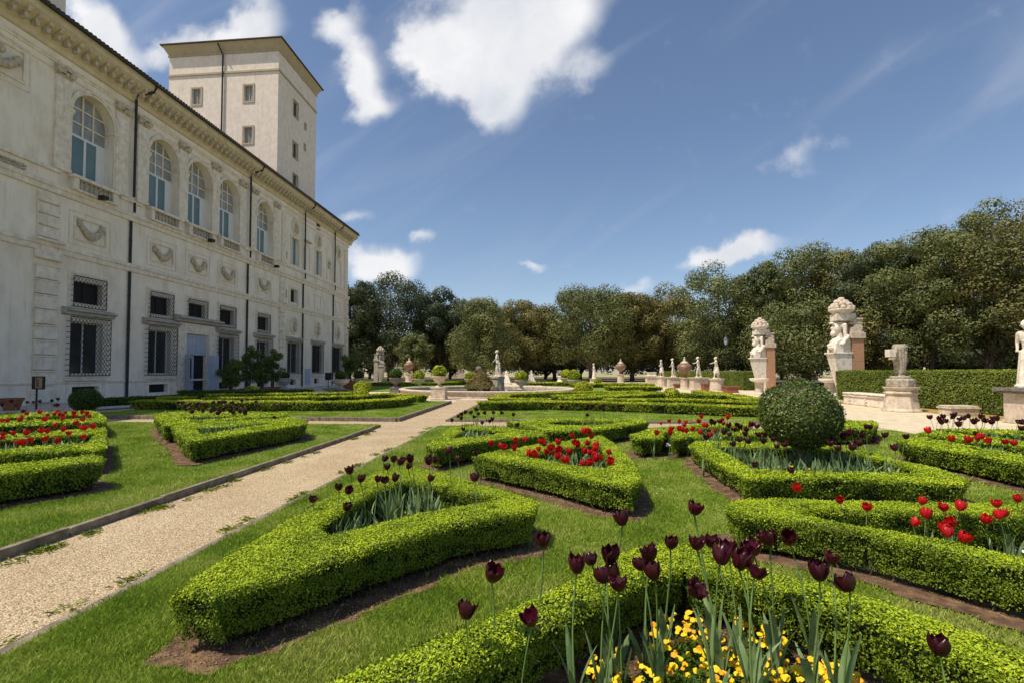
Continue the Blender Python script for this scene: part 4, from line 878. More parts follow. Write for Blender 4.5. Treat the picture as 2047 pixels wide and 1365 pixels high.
b = MB(); y = 12.0
b.extr([(.28, 18.14), (.78, 18.34), (.84, 18.58), (.28, 18.3)], 'y', -.1, .1); b.box(.3, .62, -.08, .08, 18.02, 18.3)
md = b.build('modillion', 'relief', V_)
while y < YF: k = md.copy(); COL.objects.link(k); k.parent = V_; k.location = (0, y - 30, 0); y += .53
md.location = (0, 11.47 - 30, 0)
b = MB(); y = 8.0                                          # tiles at the eave
while y < YF + .8: b.tube([(X0 + 1.16, y, 19.05), (X0 - 2.0, y, 20.25)], .115, 8); y += .25
part(b, 'roof_tiles', 'tile', smooth=True)
b = MB(); b.add([(X0 + 1.12, YN, 19.04), (X0 + 1.12, YF + .95, 19.04), (X0 - 8, YF - 8, 22.6), (X0 - 8, YN, 22.6), (X0 - 17, YF + .95, 19.04), (X0 - 17, YN, 19.04)], [(0, 1, 2, 3), (1, 4, 2), (4, 5, 3, 2)]); part(b, 'roof', 'tile')
b = MB(); b.tube([(X0 + 1.12, YN, 18.96), (X0 + 1.12, YF + .9, 18.96)], .07, 8); part(b, 'gutter', 'pipe')

# windows of the main storey
for ci, c in enumerate(WC):
    xg = X0 - .5
    w = MB(); zs_ = 14.15
    for y0, y1 in ((c - 1.28, c - 1.12), (c - .07, c + .07), (c + 1.12 - .42, c + 1.28)): w.box(xg - .03, xg + .04, y0, y1, 11.75, zs_)
    w.box(xg - .03, xg + .05, c - 1.28, c + 1.28, zs_, zs_ + .14); w.box(xg - .03, xg + .04, c - 1.28, c + 1.28, 11.75, 11.95)
    f = part(w, 'window', 'white')
    p = MB(); p.box(xg - .02, xg + .0, c - 1.12, c - .07, 11.95, zs_); p.box(xg - .02, xg + .0, c + .07, c + .7, 11.95, zs_); sub(p, 'pane', 'teal', f)
    l = MB()
    for y0 in (c - .80, c - .16, c + .48): l.box(xg - .02, xg + .035, y0 - .045, y0 + .045, zs_ + .142, 15.25 + math.sqrt(max(0, ARCH ** 2 - (y0 - c) ** 2)) - .02)
    for z0 in (14.95, 15.75): hw = ARCH if z0 < 15.25 else math.sqrt(ARCH ** 2 - (z0 - 15.25) ** 2); l.box(xg - .02, xg + .03, c - hw + .02, c + hw - .02, z0 - .04, z0 + .04)
    sub(l, 'lattice', 'trim', f)
    n = 14; pts = [(c + ARCH * math.cos(PI * k / n), 15.25 + ARCH * math.sin(PI * k / n)) for k in range(n + 1)]
    g = MB(); g.add([(xg - .03, c - ARCH, zs_ + .1), (xg - .03, c + ARCH, zs_ + .1)] + [(xg - .03, a, bz) for a, bz in pts], [tuple(range(n + 3))]); sub(g, 'pane', 'greyglass', f)
    # archivolt, imposts, keystone band
    a_ = MB()
    for r0, r1, d in ((ARCH, ARCH + .13, .1), (ARCH + .13, ARCH + .24, .15)):
        for k in range(20):
            t0, t1 = PI * k / 20, PI * (k + 1) / 20
            q = [(c + r * math.cos(t), 15.25 + r * math.sin(t)) for r, t in ((r0, t0), (r1, t0), (r1, t1), (r0, t1))]
            a_.add([(X0 + .004, y, z) for y, z in q] + [(X0 + d, y, z) for y, z in q], [(4, 5, 6, 7), (0, 4, 7, 3), (1, 2, 6, 5)])
    part(a_, 'archivolt', 'trim')
    for s_ in (-1, 1):
        i_ = MB(); e = c + s_ * (ARCH + .14); i_.box(X0 - .5, X0 + .13, min(c + s_ * (ARCH - .02), e + s_ * .14), max(c + s_ * (ARCH - .02), e + s_ * .14), 14.92, 15.06); i_.box(X0 - .5, X0 + .17, min(c + s_ * (ARCH - .06), e + s_ * .2), max(c + s_ * (ARCH - .06), e + s_ * .2), 15.06, 15.24)
        i_.box(X0 + .003, X0 + .07, min(c + s_ * (ARCH + .002), c + s_ * (ARCH + .3)), max(c + s_ * (ARCH + .002), c + s_ * (ARCH + .3)), 11.85, 14.92); part(i_, 'impost', 'trim')
    # projecting balustrade
    bb = MB(); bb.box(X0 + .001, X0 + .42, c - 1.42, c + 1.42, 11.64, 11.8); bb.box(X0 + .001, X0 + .36, c - 1.36, c + 1.36, 11.0, 11.1)
    for s_ in (-1, 1): bb.box(X0 + .001, X0 + .34, min(c + s_ * 1.04, c + s_ * 1.34), max(c + s_ * 1.04, c + s_ * 1.34), 11.1, 11.64)
    bo = part(bb, 'balustrade', 'trim')
    q = MB()
    for k in range(7): q.lathe([(.05, 0), (.04, .08), (.085, .2), (.04, .38), (.055, .46), (.055, .54)], (X0 + .24, c - .86 + k * .287, 11.1), 8)
    sub(q, 'balusters', 'ledge', bo, smooth=True)
# pilasters of the main storey with scroll capitals
for c in (22.9, 26.5, 28.05, 31.55, 34.95, 38.35, 39.95, 43.6, 44.9, 59.9):
    hw = .42 if c < 44 else .3
    p = MB(); p.box(X0 + .002, X0 + .12, c - hw, c + hw, 11.81, 16.6); p.box(X0 + .002, X0 + .18, c - hw - .05, c + hw + .05, 11.815, 12.0); o = part(p, 'pilaster', 'trim')
    if c < 44:
        q = MB(); q.box(X0, X0 + .2, c - hw - .04, c + hw + .04, 17.0, 17.13); q.box(X0, X0 + .13, c - hw, c + hw, 16.61, 16.75)
        for s_ in (-1, 1): q.tube([(X0 + .02, c + s_ * (hw - .06), 16.86), (X0 + .27, c + s_ * (hw - .06), 16.86)], .16, 10)
        for k in range(5): q.ball((X0 + .18, c - hw + .1 + k * hw * .46, 16.84 + .06 * math.sin(k * 2)), (.13, .11, .13), 7, 5)
        sub(q, 'capital', 'relief', o)
# garland panels
def garland(c, z, w, h, big=False):
    p = MB(); t = .09
    for (a, b_, e, f) in ((c - w, c + w, z + h - t, z + h), (c - w, c + w, z - h, z - h + t), (c - w, c - w + t, z - h + t, z + h - t), (c + w - t, c + w, z - h + t, z + h - t)): p.box(X0 + .002, X0 + .07, a, b_, e, f)
    k_ = .28
    for (a, b_, e, f) in ((c - w - k_, c + w + k_, z + h + k_ - .05, z + h + k_), (c - w - k_, c + w + k_, z - h - k_, z - h - k_ + .05), (c - w - k_, c - w - k_ + .05, z - h - k_ + .05, z + h + k_ - .05), (c + w + k_ - .05, c + w + k_, z - h - k_ + .05, z + h + k_ - .05)): p.box(X0 + .002, X0 + .03, a, b_, e, f)
    o = part(p, 'relief_panel', 'trim'); q = MB(); n = 17
    for i in range(n):
        t_ = i / (n - 1) * 2 - 1; r = .10 + .065 * (1 - t_ * t_); yy = c + t_ * w * .66; zz_ = z + h * .42 - (1 - t_ * t_) * h * .85
        for k in range(3): q.ball((X0 + .09 + random.uniform(0, .08), yy + random.uniform(-.05, .05), zz_ + random.uniform(-.07, .07)), r * random.uniform(.7, 1.1), 7, 5)
    for s_ in (-1, 1):
        for k in range(5): q.ball((X0 + .08, c + s_ * (w * .66 + random.uniform(-.08, .1)), z + h * .42 + random.uniform(-.25, .15)), random.uniform(.08, .14), 7, 5)
    if big:
        q.ball((X0 + .1, c, z + h * .45), (.12, .17, .22), 10, 7)
    sub(q, 'garland', 'relief', o, smooth=True)
for c in WC: garland(c, 9.12, .98, .62)
garland(21.0 - 1.1, 15.9, 1.1, .75, True); garland(16.2, 15.9, 1.1, .75, True)
# relief scrolls left of the first window
q = MB()
for k in range(7):
    for j in range(9): a = j * .8; r = .05 + .018 * j; q.ball((X0 + .05, 20.35 + k * .2 - .5 + r * math.cos(a) * .7, 11.28 + r * math.sin(a)), .045, 6, 4)
part(q, 'scroll_relief', 'relief', smooth=True)
# lower windows, hoods, grilles
def grille(y0, y1, z0, z1, d, name_par, step=.21):
    g = MB(); x = X0 + d; w_ = y1 - y0; h_ = z1 - z0
    def bar(a, b_): g.tube([a, b_], .013, 4)
    k = -int(h_ / step) - 1
    while k * step < w_:
        for s_ in (0, 1):                              # two families of slanting bars
            ya, za, yb, zb_ = y0 + k * step, z0, y0 + k * step + h_ * .75, z1
            if ya < y0: za = z0 + (y0 - ya) / .75; ya = y0
            if yb > y1: zb_ = z1 - (yb - y1) / .75; yb = y1
            if zb_ > za + .02 and ya < y1: bar((x, ya if not s_ else y0 + y1 - ya, za), (x, yb if not s_ else y0 + y1 - yb, zb_))
        k += 1
    for a, b_ in (((x, y0, z0), (x, y1, z0)), ((x, y0, z1), (x, y1, z1)), ((x, y0, z0), (x, y0, z1)), ((x, y1, z0), (x, y1, z1))): g.tube([a, b_], .022, 4)
    z = z0
    while z <= z1 + .01:
        for yy in (y0, y1): g.tube([(x, yy, z), (X0, yy, z)], .016, 4); 
        z += step * 1.33
    return sub(g, 'grille', 'iron', name_par)
def window_low(c, hw, z0, z1, d, mull=True, glass='dark'):
    w = MB(); x = X0 - d + .03; w.box(x, x + .03, c - hw, c + hw, z1 - .06, z1 - .003)
    for y0, y1 in ((c - hw + .002, c - hw + .09), (c - .035, c + .035), (c + hw - .09, c + hw - .002)): w.box(x, x + .05, y0, y1, z0 + .002, z1 - .062)
    f = part(w, 'window', 'white' if mull else 'iron'); p = MB(); p.quad((x - .02, c - hw, z0), (x - .02, c + hw, z0), (x - .02, c + hw, z1), (x - .02, c - hw, z1)); sub(p, 'pane', glass, f); return f
for i, c in enumerate(WC):
    f = window_low(c, .85, 5.2, 6.35, .36, False, 'dark')
    w = MB()
    for (a, b_, e, g) in ((c - 1.22, c + 1.22, 6.72, 6.84), (c - 1.22, c - 1.1, 4.95, 6.72), (c + 1.1, c + 1.22, 4.95, 6.72)): w.box(X0 + .002, X0 + .035, a, b_, e, g)
    part(w, 'window_surround', 'trim')
    grille(c - 1.0, c + 1.0, 4.98 if i != 2 else 5.3, 6.6, .14, f)
    if i == 2: continue
    f = window_low(c, .95, 1.5, 4.2, .36, True, 'glass'); grille(c - 1.22, c + 1.22, 1.38, 4.42, .26, f)
    w = MB(); w.extr([(X0, 4.5), (X0 + .2, 4.54), (X0 + .24, 4.66), (X0 + .42, 4.72), (X0 + .42, 4.8), (X0, 4.92)], 'y', c - 1.5, c + 1.5); part(w, 'window_hood', 'ledge')
    w = MB(); w.box(X0 + .002, X0 + .1, c - 1.3, c + 1.3, 1.12, 1.3); w.box(X0 + .002, X0 + .05, c - 1.15, c - .98, .12, .94); w.box(X0 + .002, X0 + .05, c + .98, c + 1.15, .12, .94); part(w, 'window_sill', 'trim')
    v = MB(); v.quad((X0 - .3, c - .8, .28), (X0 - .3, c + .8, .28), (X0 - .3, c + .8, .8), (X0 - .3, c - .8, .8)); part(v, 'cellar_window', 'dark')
for i, c in enumerate(RC):
    f = window_low(c, 1.15, 1.5, 4.4, .33, i == 0, 'glass' if i == 0 else 'greyglass' if False else 'glass'); grille(c - 1.3, c + 1.3, 1.4, 4.45, .2, f, .24)
    w = MB(); w.extr([(X0, 4.52), (X0 + .16, 4.56), (X0 + .2, 4.7), (X0 + .34, 4.76), (X0 + .34, 4.86), (X0, 4.98)], 'y', c - 1.55, c + 1.55); part(w, 'window_hood', 'ledge')
    w = MB(); w.box(X0 + .002, X0 + .1, c - 1.4, c + 1.4, 1.15, 1.34); part(w, 'window_sill', 'trim')
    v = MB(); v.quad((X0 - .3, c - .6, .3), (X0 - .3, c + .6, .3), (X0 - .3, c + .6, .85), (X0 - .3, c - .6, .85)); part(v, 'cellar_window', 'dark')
    # roundel niche with bust below, oval niche above
    for zc, ry, rz_ in ((6.1, .62, .8), (15.85, .62, .78)):
        q = MB(); n = 24
        for k in range(n): t = 2 * PI * k / n; q.ball((X0 + .05, c + ry * math.cos(t), zc + rz_ * math.sin(t)), .13, 7, 5)
        o = part(q, 'roundel', 'trim', smooth=True); q = MB(); q.ball((X0 + .02, c, zc), (.1, ry * .85, rz_ * .85), 16, 8); sub(q, 'niche', 'eave', o, smooth=True)
        q = MB(); q.ball((X0 + .16, c, zc + .16), (.14, .15, .2), 10, 7); q.ball((X0 + .14, c, zc - .3), (.14, .3, .24), 10, 7); sub(q, 'bust', 'relief', o, smooth=True)
    if i < 2:
        x = X0 - .25; w = MB()
        for y0, y1 in ((c - .7, c - .6), (c - .05, c + .05), (c + .6, c + .7)): w.box(x, x + .05, y0, y1, 12.1, 14.75)
        f = part(w, 'window', 'white'); p = MB(); p.quad((x, c - .7, 12.1), (x, c + .7, 12.1), (x, c + .7, 14.75), (x, c - .7, 14.75)); sub(p, 'pane', 'teal', f)
    w = MB()
    for (a, b_, e, g) in ((c - .92, c + .92, 14.77, 14.97), (c - .9, c - .72, 12.0, 14.77), (c + .72, c + .9, 12.0, 14.77)): w.box(X0 + .002, X0 + .08, a, b_, e, g)
    part(w, 'window_surround', 'trim')
    if i > 0:
        w = MB()
        for (a, b_, e, g) in ((c - .85, c + .85, 9.75, 9.9), (c - .75, c - .6, 8.4, 9.75), (c + .6, c + .75, 8.4, 9.75), (c - .8, c + .8, 8.25, 8.4)): w.box(X0 + .002, X0 + .06, a, b_, e, g)
        part(w, 'blind_panel', 'trim')
w = MB()
for (a, b_, e, g) in ((46.1, 48.15, 9.67, 9.87), (46.1, 46.38, 8.2, 9.67), (47.87, 48.15, 8.2, 9.67), (46.1, 48.15, 8.05, 8.2)): w.box(X0 + .002, X0 + .07, a, b_, e, g)
f = part(w, 'window_surround', 'trim'); p = MB(); p.quad((X0 - .38, 46.4, 8.35), (X0 - .38, 47.85, 8.35), (X0 - .38, 47.85, 9.65), (X0 - .38, 46.4, 9.65)); part(p, 'window', 'dark')
for z0_, z1_ in ((12.4, 13.1), (8.6, 9.4)): p = MB(); p.quad((X0 - .25, 45.55, z0_), (X0 - .25, 45.8, z0_), (X0 - .25, 45.8, z1_), (X0 - .25, 45.55, z1_)); part(p, 'slit_window', 'dark')
p = MB(); p.quad((X0 - .25, 51.9, 17.05), (X0 - .25, 52.9, 17.05), (X0 - .25, 52.9, 17.7), (X0 - .25, 51.9, 17.7)); part(p, 'attic_window', 'dark')
for (y0, y1, z0_, z1_, g) in ((12, 14.2, 1.5, 4.2, 'glass'), (17.6, 19.6, 11.9, 14.9, 'greyglass'), (14, 16, 5.2, 6.4, 'dark')): p = MB(); p.quad((X0 - .36, y0, z0_), (X0 - .36, y1, z0_), (X0 - .36, y1, z1_), (X0 - .36, y0, z1_)); part(p, 'window', g)
# arched blind niches of the right wing
for c, r, z0_, zs_ in ((49.75, .62, 12.1, 14.1), (55.1, .5, 12.1, 14.0)):
    q = MB(); n = 12; pts = [(c + r * math.cos(PI * k / n), zs_ + r * math.sin(PI * k / n)) for k in range(n + 1)]
    line = [(c + r, z0_)] + pts + [(c - r, z0_)]; q.tube([(X0 + .03, a, z) for a, z in line], .07, 6)
    o = part(q, 'blind_niche', 'trim')
    if c > 52: q = MB(); q.ball((X0 + .14, c, 14.0), (.13, .16, .2), 10, 7); q.ball((X0 + .1, c, 13.55), (.13, .28, .22), 10, 7); sub(q, 'bust', 'relief', o, smooth=True)
w = MB(); w.extr([(X0, 14.95), (X0 + .2, 15.0), (X0 + .28, 15.12), (X0, 15.2)], 'y', 49.1, 50.4); part(w, 'niche_hood', 'ledge')
# quoined strips
for (ya, yb, z_) in ((21.75, 22.95, 0), (44.35, 45.2, 0), (59.95, 60.95, 0)):
    q = MB(); z = .95
    q.box(X0 + .002, X0 + .16, ya, yb, .1, .72)
    while z < 6.6: q.box(X0 + .002, X0 + .15, ya + .04, yb - .04, z, z + .7); q.box(X0 + .002, X0 + .19, ya, yb, z + .62, z + .7 - .002); z += .74
    q.box(X0 + .002, X0 + .3, ya - .12, yb + .15, 7.98, 8.12); q.box(X0 + .002, X0 + .22, ya - .05, yb + .05, 7.1, 7.5)
    z = 8.2
    while z < 10.1: q.box(X0 + .002, X0 + .11, ya + .02, yb - .02, z, z + .5); z += .58
    part(q, 'quoins', 'trim', bevel=.02)
# door
q = MB()
for (a, b_, e, g) in ((31.35, 32.13, .1, 4.9), (34.42, 35.3, .1, 4.9), (32.13, 34.42, 4.22, 4.9)): q.box(X0 + .002, X0 + .12, a, b_, e, g)
dr = part(q, 'door', 'trim')
q = MB(); q.extr([(X0, 4.92), (X0 + .25, 4.98), (X0 + .3, 5.12), (X0 + .5, 5.18), (X0 + .5, 5.28), (X0, 5.42)], 'y', 31.0, 35.7); sub(q, 'door_hood', 'ledge', dr)
q = MB(); x = X0 - .08; q.box(x - .05, x, 32.16, 34.38, 2.75, 4.19)
for a, b_ in ((32.28, 33.2), (33.32, 34.26)): q.box(x, x + .03, a, b_, 2.9, 3.15); q.box(x, x + .03, a, b_, 3.9, 4.08); q.box(x, x + .02, a + .06, b_ - .06, 3.2, 3.85)
sub(q, 'transom_panel', 'blue', dr)
for s_, yh in ((-1, 32.1), (1, 34.45)):
    q = MB(); ye = yh + s_ * .34; xe = X0 + .66; n_ = 1
    def L3(t, o_, z): return (X0 + .05 + (xe - X0 - .05) * t - s_ * 0 * o_, yh + (ye - yh) * t + o_ * .05, z)
    for (t0, t1, z0_, z1_, o_) in ((0, 1, .12, 2.78, 0), (.12, .88, .3, .95, 1), (.12, .88, 1.1, 1.35, 1), (.12, .88, 1.5, 2.6, 1)):
        for sd in (-1, 1):
            k = .5 + (.35 if o_ else 0); vs = [L3(t0, sd * k - 0, z0_), L3(t1, sd * k, z0_), L3(t1, sd * k, z1_), L3(t0, sd * k, z1_)]; q.add(vs, [(0, 1, 2, 3)])
    vs = [L3(1, -.5, .12), L3(1, .5, .12), L3(1, .5, 2.78), L3(1, -.5, 2.78)]; q.add(vs, [(0, 1, 2, 3)])
    vs = [L3(0, -.5, 2.78), L3(1, -.5, 2.78), L3(1, .5, 2.78), L3(0, .5, 2.78)]; q.add(vs, [(0, 1, 2, 3)])
    sub(q, 'shutter', 'blue', dr)
q = MB(); x = X0 - .25
for (a, b_, e, g) in ((32.2, 32.42, .1, 2.72), (33.12, 33.3, .1, 2.72), (32.42, 33.12, .1, .95), (32.42, 33.12, 2.55, 2.72)): q.box(x, x + .05, a, b_, e, g)
sub(q, 'glazed_leaf', 'blue', dr)
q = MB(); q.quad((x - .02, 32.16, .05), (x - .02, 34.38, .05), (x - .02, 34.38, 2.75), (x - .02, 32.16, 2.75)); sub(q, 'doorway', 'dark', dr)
# small blue panel and the little lamps and pipes on the wall
q = MB(); q.box(X0 + .01, X0 + .12, 49.7, 50.7, .3, 1.9); part(q, 'service_cabinet', 'blue')
for yy in (27.27, 39.19, 48.9, 56.35):
    q = MB(); r_ = .075
    q.tube([(X0 + 1.08, yy + .55, 18.9), (X0 + .95, yy + .5, 18.55), (X0 + .26, yy + .02, 18.1), (X0 + .24, yy, 17.8), (X0 + .24, yy, 11.95)], r_, 8)
    q.tube([(X0 + .3, yy, 11.6), (X0 + .3, yy, 11.02)], r_, 8); q.tube([(X0 + .1, yy, 10.5), (X0 + .1, yy, 8.0)], r_, 8); q.tube([(X0 + .1, yy, 7.48), (X0 + .1, yy, .1)], r_, 8)
    for z in (16, 14, 9.3, 6, 4, 2): q.tube([(X0 + (.24 if z > 11 else .1), yy, z), (X0 + (.24 if z > 11 else .1), yy, z + .08)], r_ + .015, 8)
    part(q, 'downpipe', 'pipe', smooth=False)
for c in (24.9, 33.9, 42.9):
    q = MB(); q.box(X0 + .4, X0 + .75, c - .2, c + .12, 10.95, 11.15); q.tube([(X0 + .2, c, 11.0), (X0 + .5, c, 10.95)], .03, 6); part(q, 'floodlight', 'iron')

# tower and its far twin
def tower(x1, x0, y0, y1, zt_, eave=.5, windows=True):
    mb = MB(); HL = []
    if windows:
        wx = [atY(393, 194, y0)[0], atY(497, 187, y0)[0]]; HL = [(x_ - .46, x_ + .46, z_ - .82, z_ + .82) for x_, z_ in [(q_[0], q_[2]) for q_ in (atY(393, 194, y0), atY(497, 187.5, y0), atY(496, 271, y0))]]
    xs = sorted({x0, x1} | {h[0] for h in HL} | {h[1] for h in HL}); zs = sorted({17.9, zt_} | {h[2] for h in HL} | {h[3] for h in HL})
    for i in range(len(xs) - 1):
        for j in range(len(zs) - 1):
            cx_, cz = (xs[i] + xs[i + 1]) / 2, (zs[j] + zs[j + 1]) / 2
            if any(a < cx_ < b_ and c < cz < d for a, b_, c, d in HL): continue
            mb.quad((xs[i], y0, zs[j]), (xs[i + 1], y0, zs[j]), (xs[i + 1], y0, zs[j + 1]), (xs[i], y0, zs[j + 1]))
    for a, b_, c, d in HL:
        mb.quad((a, y0, c), (a, y0 + .3, c), (a, y0 + .3, d), (a, y0, d)); mb.quad((b_, y0, c), (b_, y0, d), (b_, y0 + .3, d), (b_, y0 + .3, c)); mb.quad((a, y0, c), (b_, y0, c), (b_, y0 + .3, c), (a, y0 + .3, c)); mb.quad((a, y0, d), (a, y0 + .3, d), (b_, y0 + .3, d), (b_, y0, d))
    SL = []
    if windows:
        for (p_, q_, w_, h_) in ((591, 220, .5, .85), (590, 302, .5, .85), (590, 365, .5, .8), (610, 254, .18, .35), (609, 295, .18, .35)):
            d = ray(p_, q_); t = x1 / d[0]; yy, z_ = d[1] * t, 1.6 + d[2] * t; SL.append((yy - w_, yy + w_, z_ - h_, z_ + h_))
    ys = sorted({y0, y1} | {h[0] for h in SL} | {h[1] for h in SL}); zs = sorted({17.9, zt_} | {h[2] for h in SL} | {h[3] for h in SL})
    for i in range(len(ys) - 1):
        for j in range(len(zs) - 1):
            cy_, cz = (ys[i] + ys[i + 1]) / 2, (zs[j] + zs[j + 1]) / 2
            if any(a < cy_ < b_ and c < cz < d for a, b_, c, d in SL): continue
            mb.quad((x1, ys[i], zs[j]), (x1, ys[i + 1], zs[j]), (x1, ys[i + 1], zs[j + 1]), (x1, ys[i], zs[j + 1]))
    for a, b_, c, d in SL:
        xx = x1 - .25; mb.quad((x1, a, c), (xx, a, c), (xx, a, d), (x1, a, d)); mb.quad((x1, b_, c), (x1, b_, d), (xx, b_, d), (xx, b_, c)); mb.quad((x1, a, c), (x1, b_, c), (xx, b_, c), (xx, a, c)); mb.quad((x1, a, d), (xx, a, d), (xx, b_, d), (x1, b_, d))
    mb.quad((x0, y0, 17.9), (x0, y0, zt_), (x0, y1, zt_), (x0, y1, 17.9)); mb.quad((x0, y1, 17.9), (x0, y1, zt_), (x1, y1, zt_), (x1, y1, 17.9))
    t = part(mb, 'tower', 'tower')
    for a, b_, c, d in HL:
        f = MB()
        for (p0, p1, q0, q1) in ((a - .17, b_ + .17, d, d + .17), (a - .17, b_ + .17, c - .17, c), (a - .17, a, c, d), (b_, b_ + .17, c, d)): f.box(p0, p1, y0 - .06, y0 - .002, q0, q1)
        m_ = (a + b_) / 2; f.box(m_ - .04, m_ + .04, y0 + .16, y0 + .2, c, d); f.box(a, a + .06, y0 + .16, y0 + .2, c, d); f.box(b_ - .06, b_, y0 + .16, y0 + .2, c, d)
        wn = part(f, 'tower_window', 'ttrim'); g = MB(); g.quad((a, y0 + .22, c), (b_, y0 + .22, c), (b_, y0 + .22, d), (a, y0 + .22, d)); sub(g, 'pane', 'greyglass', wn)
    for a, b_, c, d in SL:
        k = .12 if b_ - a > .5 else .06; f = MB()
        for (p0, p1, q0, q1) in ((a - k, b_ + k, d, d + k), (a - k, b_ + k, c - k, c), (a - k, a, c, d), (b_, b_ + k, c, d)): f.box(x1 + .002, x1 + .05, p0, p1, q0, q1)
        wn = part(f, 'tower_window', 'ttrim'); g = MB(); g.quad((x1 - .2, a, c), (x1 - .2, b_, c), (x1 - .2, b_, d), (x1 - .2, a, d)); sub(g, 'pane', 'glass', wn)
    for z0_, z1_, d in ((zt_ - 3.05, zt_ - 2.85, .1), (zt_ - 1.0, zt_ - .85, .1)):
        c = MB(); c.box(x0 - d, x1 + d, y0 - d, y0 - .002, z0_, z1_); c.box(x1 + .002, x1 + d, y0 - .002, y1 + d, z0_, z1_); part(c, 'tower_moulding', 'ttrim')
    c = MB(); e = eave
    c.add([(x0, y0, zt_ - .9), (x1, y0, zt_ - .9), (x1, y1, zt_ - .9), (x0, y1, zt_ - .9), (x0 - e, y0 - e, zt_), (x1 + e, y0 - e, zt_), (x1 + e, y1 + e, zt_), (x0 - e, y1 + e, zt_)], [(0, 1, 5, 4), (1, 2, 6, 5), (2, 3, 7, 6), (3, 0, 4, 7), (4, 5, 6, 7)]); part(c, 'tower_eave', 'ttrim')
    c = MB(); e += .14; mx, my = (x0 + x1) / 2, (y0 + y1) / 2
    c.add([(x0 - e, y0 - e, zt_ + .01), (x1 + e, y0 - e, zt_ + .01), (x1 + e, y1 + e, zt_ + .01), (x0 - e, y1 + e, zt_ + .01), (x0 - e, y0 - e, zt_ + .12), (x1 + e, y0 - e, zt_ + .12), (x1 + e, y1 + e, zt_ + .12), (x0 - e, y1 + e, zt_ + .12), (mx, my, zt_ + 2)],
          [(3, 2, 1, 0), (0, 1, 5, 4), (1, 2, 6, 5), (2, 3, 7, 6), (3, 0, 4, 7), (4, 5, 8), (5, 6, 8), (6, 7, 8), (7, 4, 8)])
    part(c, 'tower_roof', 'tile')
TX1 = -26.5
tower(TX1, atY(337, 200, 47.4)[0], 47.4, 55.9, 35.1)
q = MB(); xp = atY(441, 200, 47.4)[0]; q.tube([(xp, 46.75, 34.9), (xp + .25, 47.26, 34.0), (xp + .25, 47.26, 18)], .08, 8); part(q, 'downpipe', 'pipe')
tower(TX1, -36, 18, 24.9, 26.5, windows=False)

# ------------------------------------------------------------ fountain, urns, jars, statues
FX, FY, FR = -3.85, 35.3, 6.05
f_ = thing('fountain', 'wide round stone fountain basin with a mossy rock island', 'fountain', (FX, FY, 0))
q = MB(); n = 72; prof = [(FR + .12, 0), (FR + .12, .08), (FR, .1), (FR, .3), (FR + .1, .34), (FR + .12, .4), (FR + .08, .44), (FR - .3, .44), (FR - .34, .38), (FR - .34, 0)]
vs = []; fs = []
for r_, z_ in prof: vs += [(r_ * math.cos(2 * PI * i / n), r_ * math.sin(2 * PI * i / n), z_) for i in range(n)]
k = len(prof); fs = [(j * n + i, j * n + (i + 1) % n, (j + 1) % k * n + (i + 1) % n, (j + 1) % k * n + i) for j in range(k) for i in range(n)]
q.add(vs, fs); q.build('basin_rim', 'stone', f_)
q = MB(); q.add([((FR - .3) * math.cos(2 * PI * i / n), (FR - .3) * math.sin(2 * PI * i / n), .27) for i in range(n)], [tuple(range(n))]); struct(q.build('water', 'water', f_), 'stuff')
q = MB(); q.lathe([(FR + 1.6, -.02), (FR + 1.6, .02)], n=72); q.build('paved_ring', 'stone', f_)
q = MB(); rr = random.Random(3)
for i in range(46):
    a = rr.random() * 6.28; r_ = rr.random() ** .6; q.ball((-.2 + r_ * 1.05 * math.cos(a), r_ * .9 * math.sin(a), .15 + (1 - r_) * 1.0 * rr.random() + .1), rr.uniform(.18, .36), 7, 5)
q.build('rock_island', 'rock', f_)
P_, N_ = [], []
for i in range(5200):
    a = rng.random() * 6.28; r_ = rng.random() ** .5; P_.append((FX - .45 + r_ * 1.25 * math.cos(a), FY + r_ * 1.1 * math.sin(a), .35 + 1.25 * (1 - r_ ** 1.5) * rng.random() + .1)); N_.append((math.cos(a), math.sin(a), .6))
V, Fq = leaves(np.array(P_), np.array(N_), .10, aspect=.3); o = np_mesh('ferns', V, [(Fq, 0)], ['fern'], f_); struct(o, 'stuff')

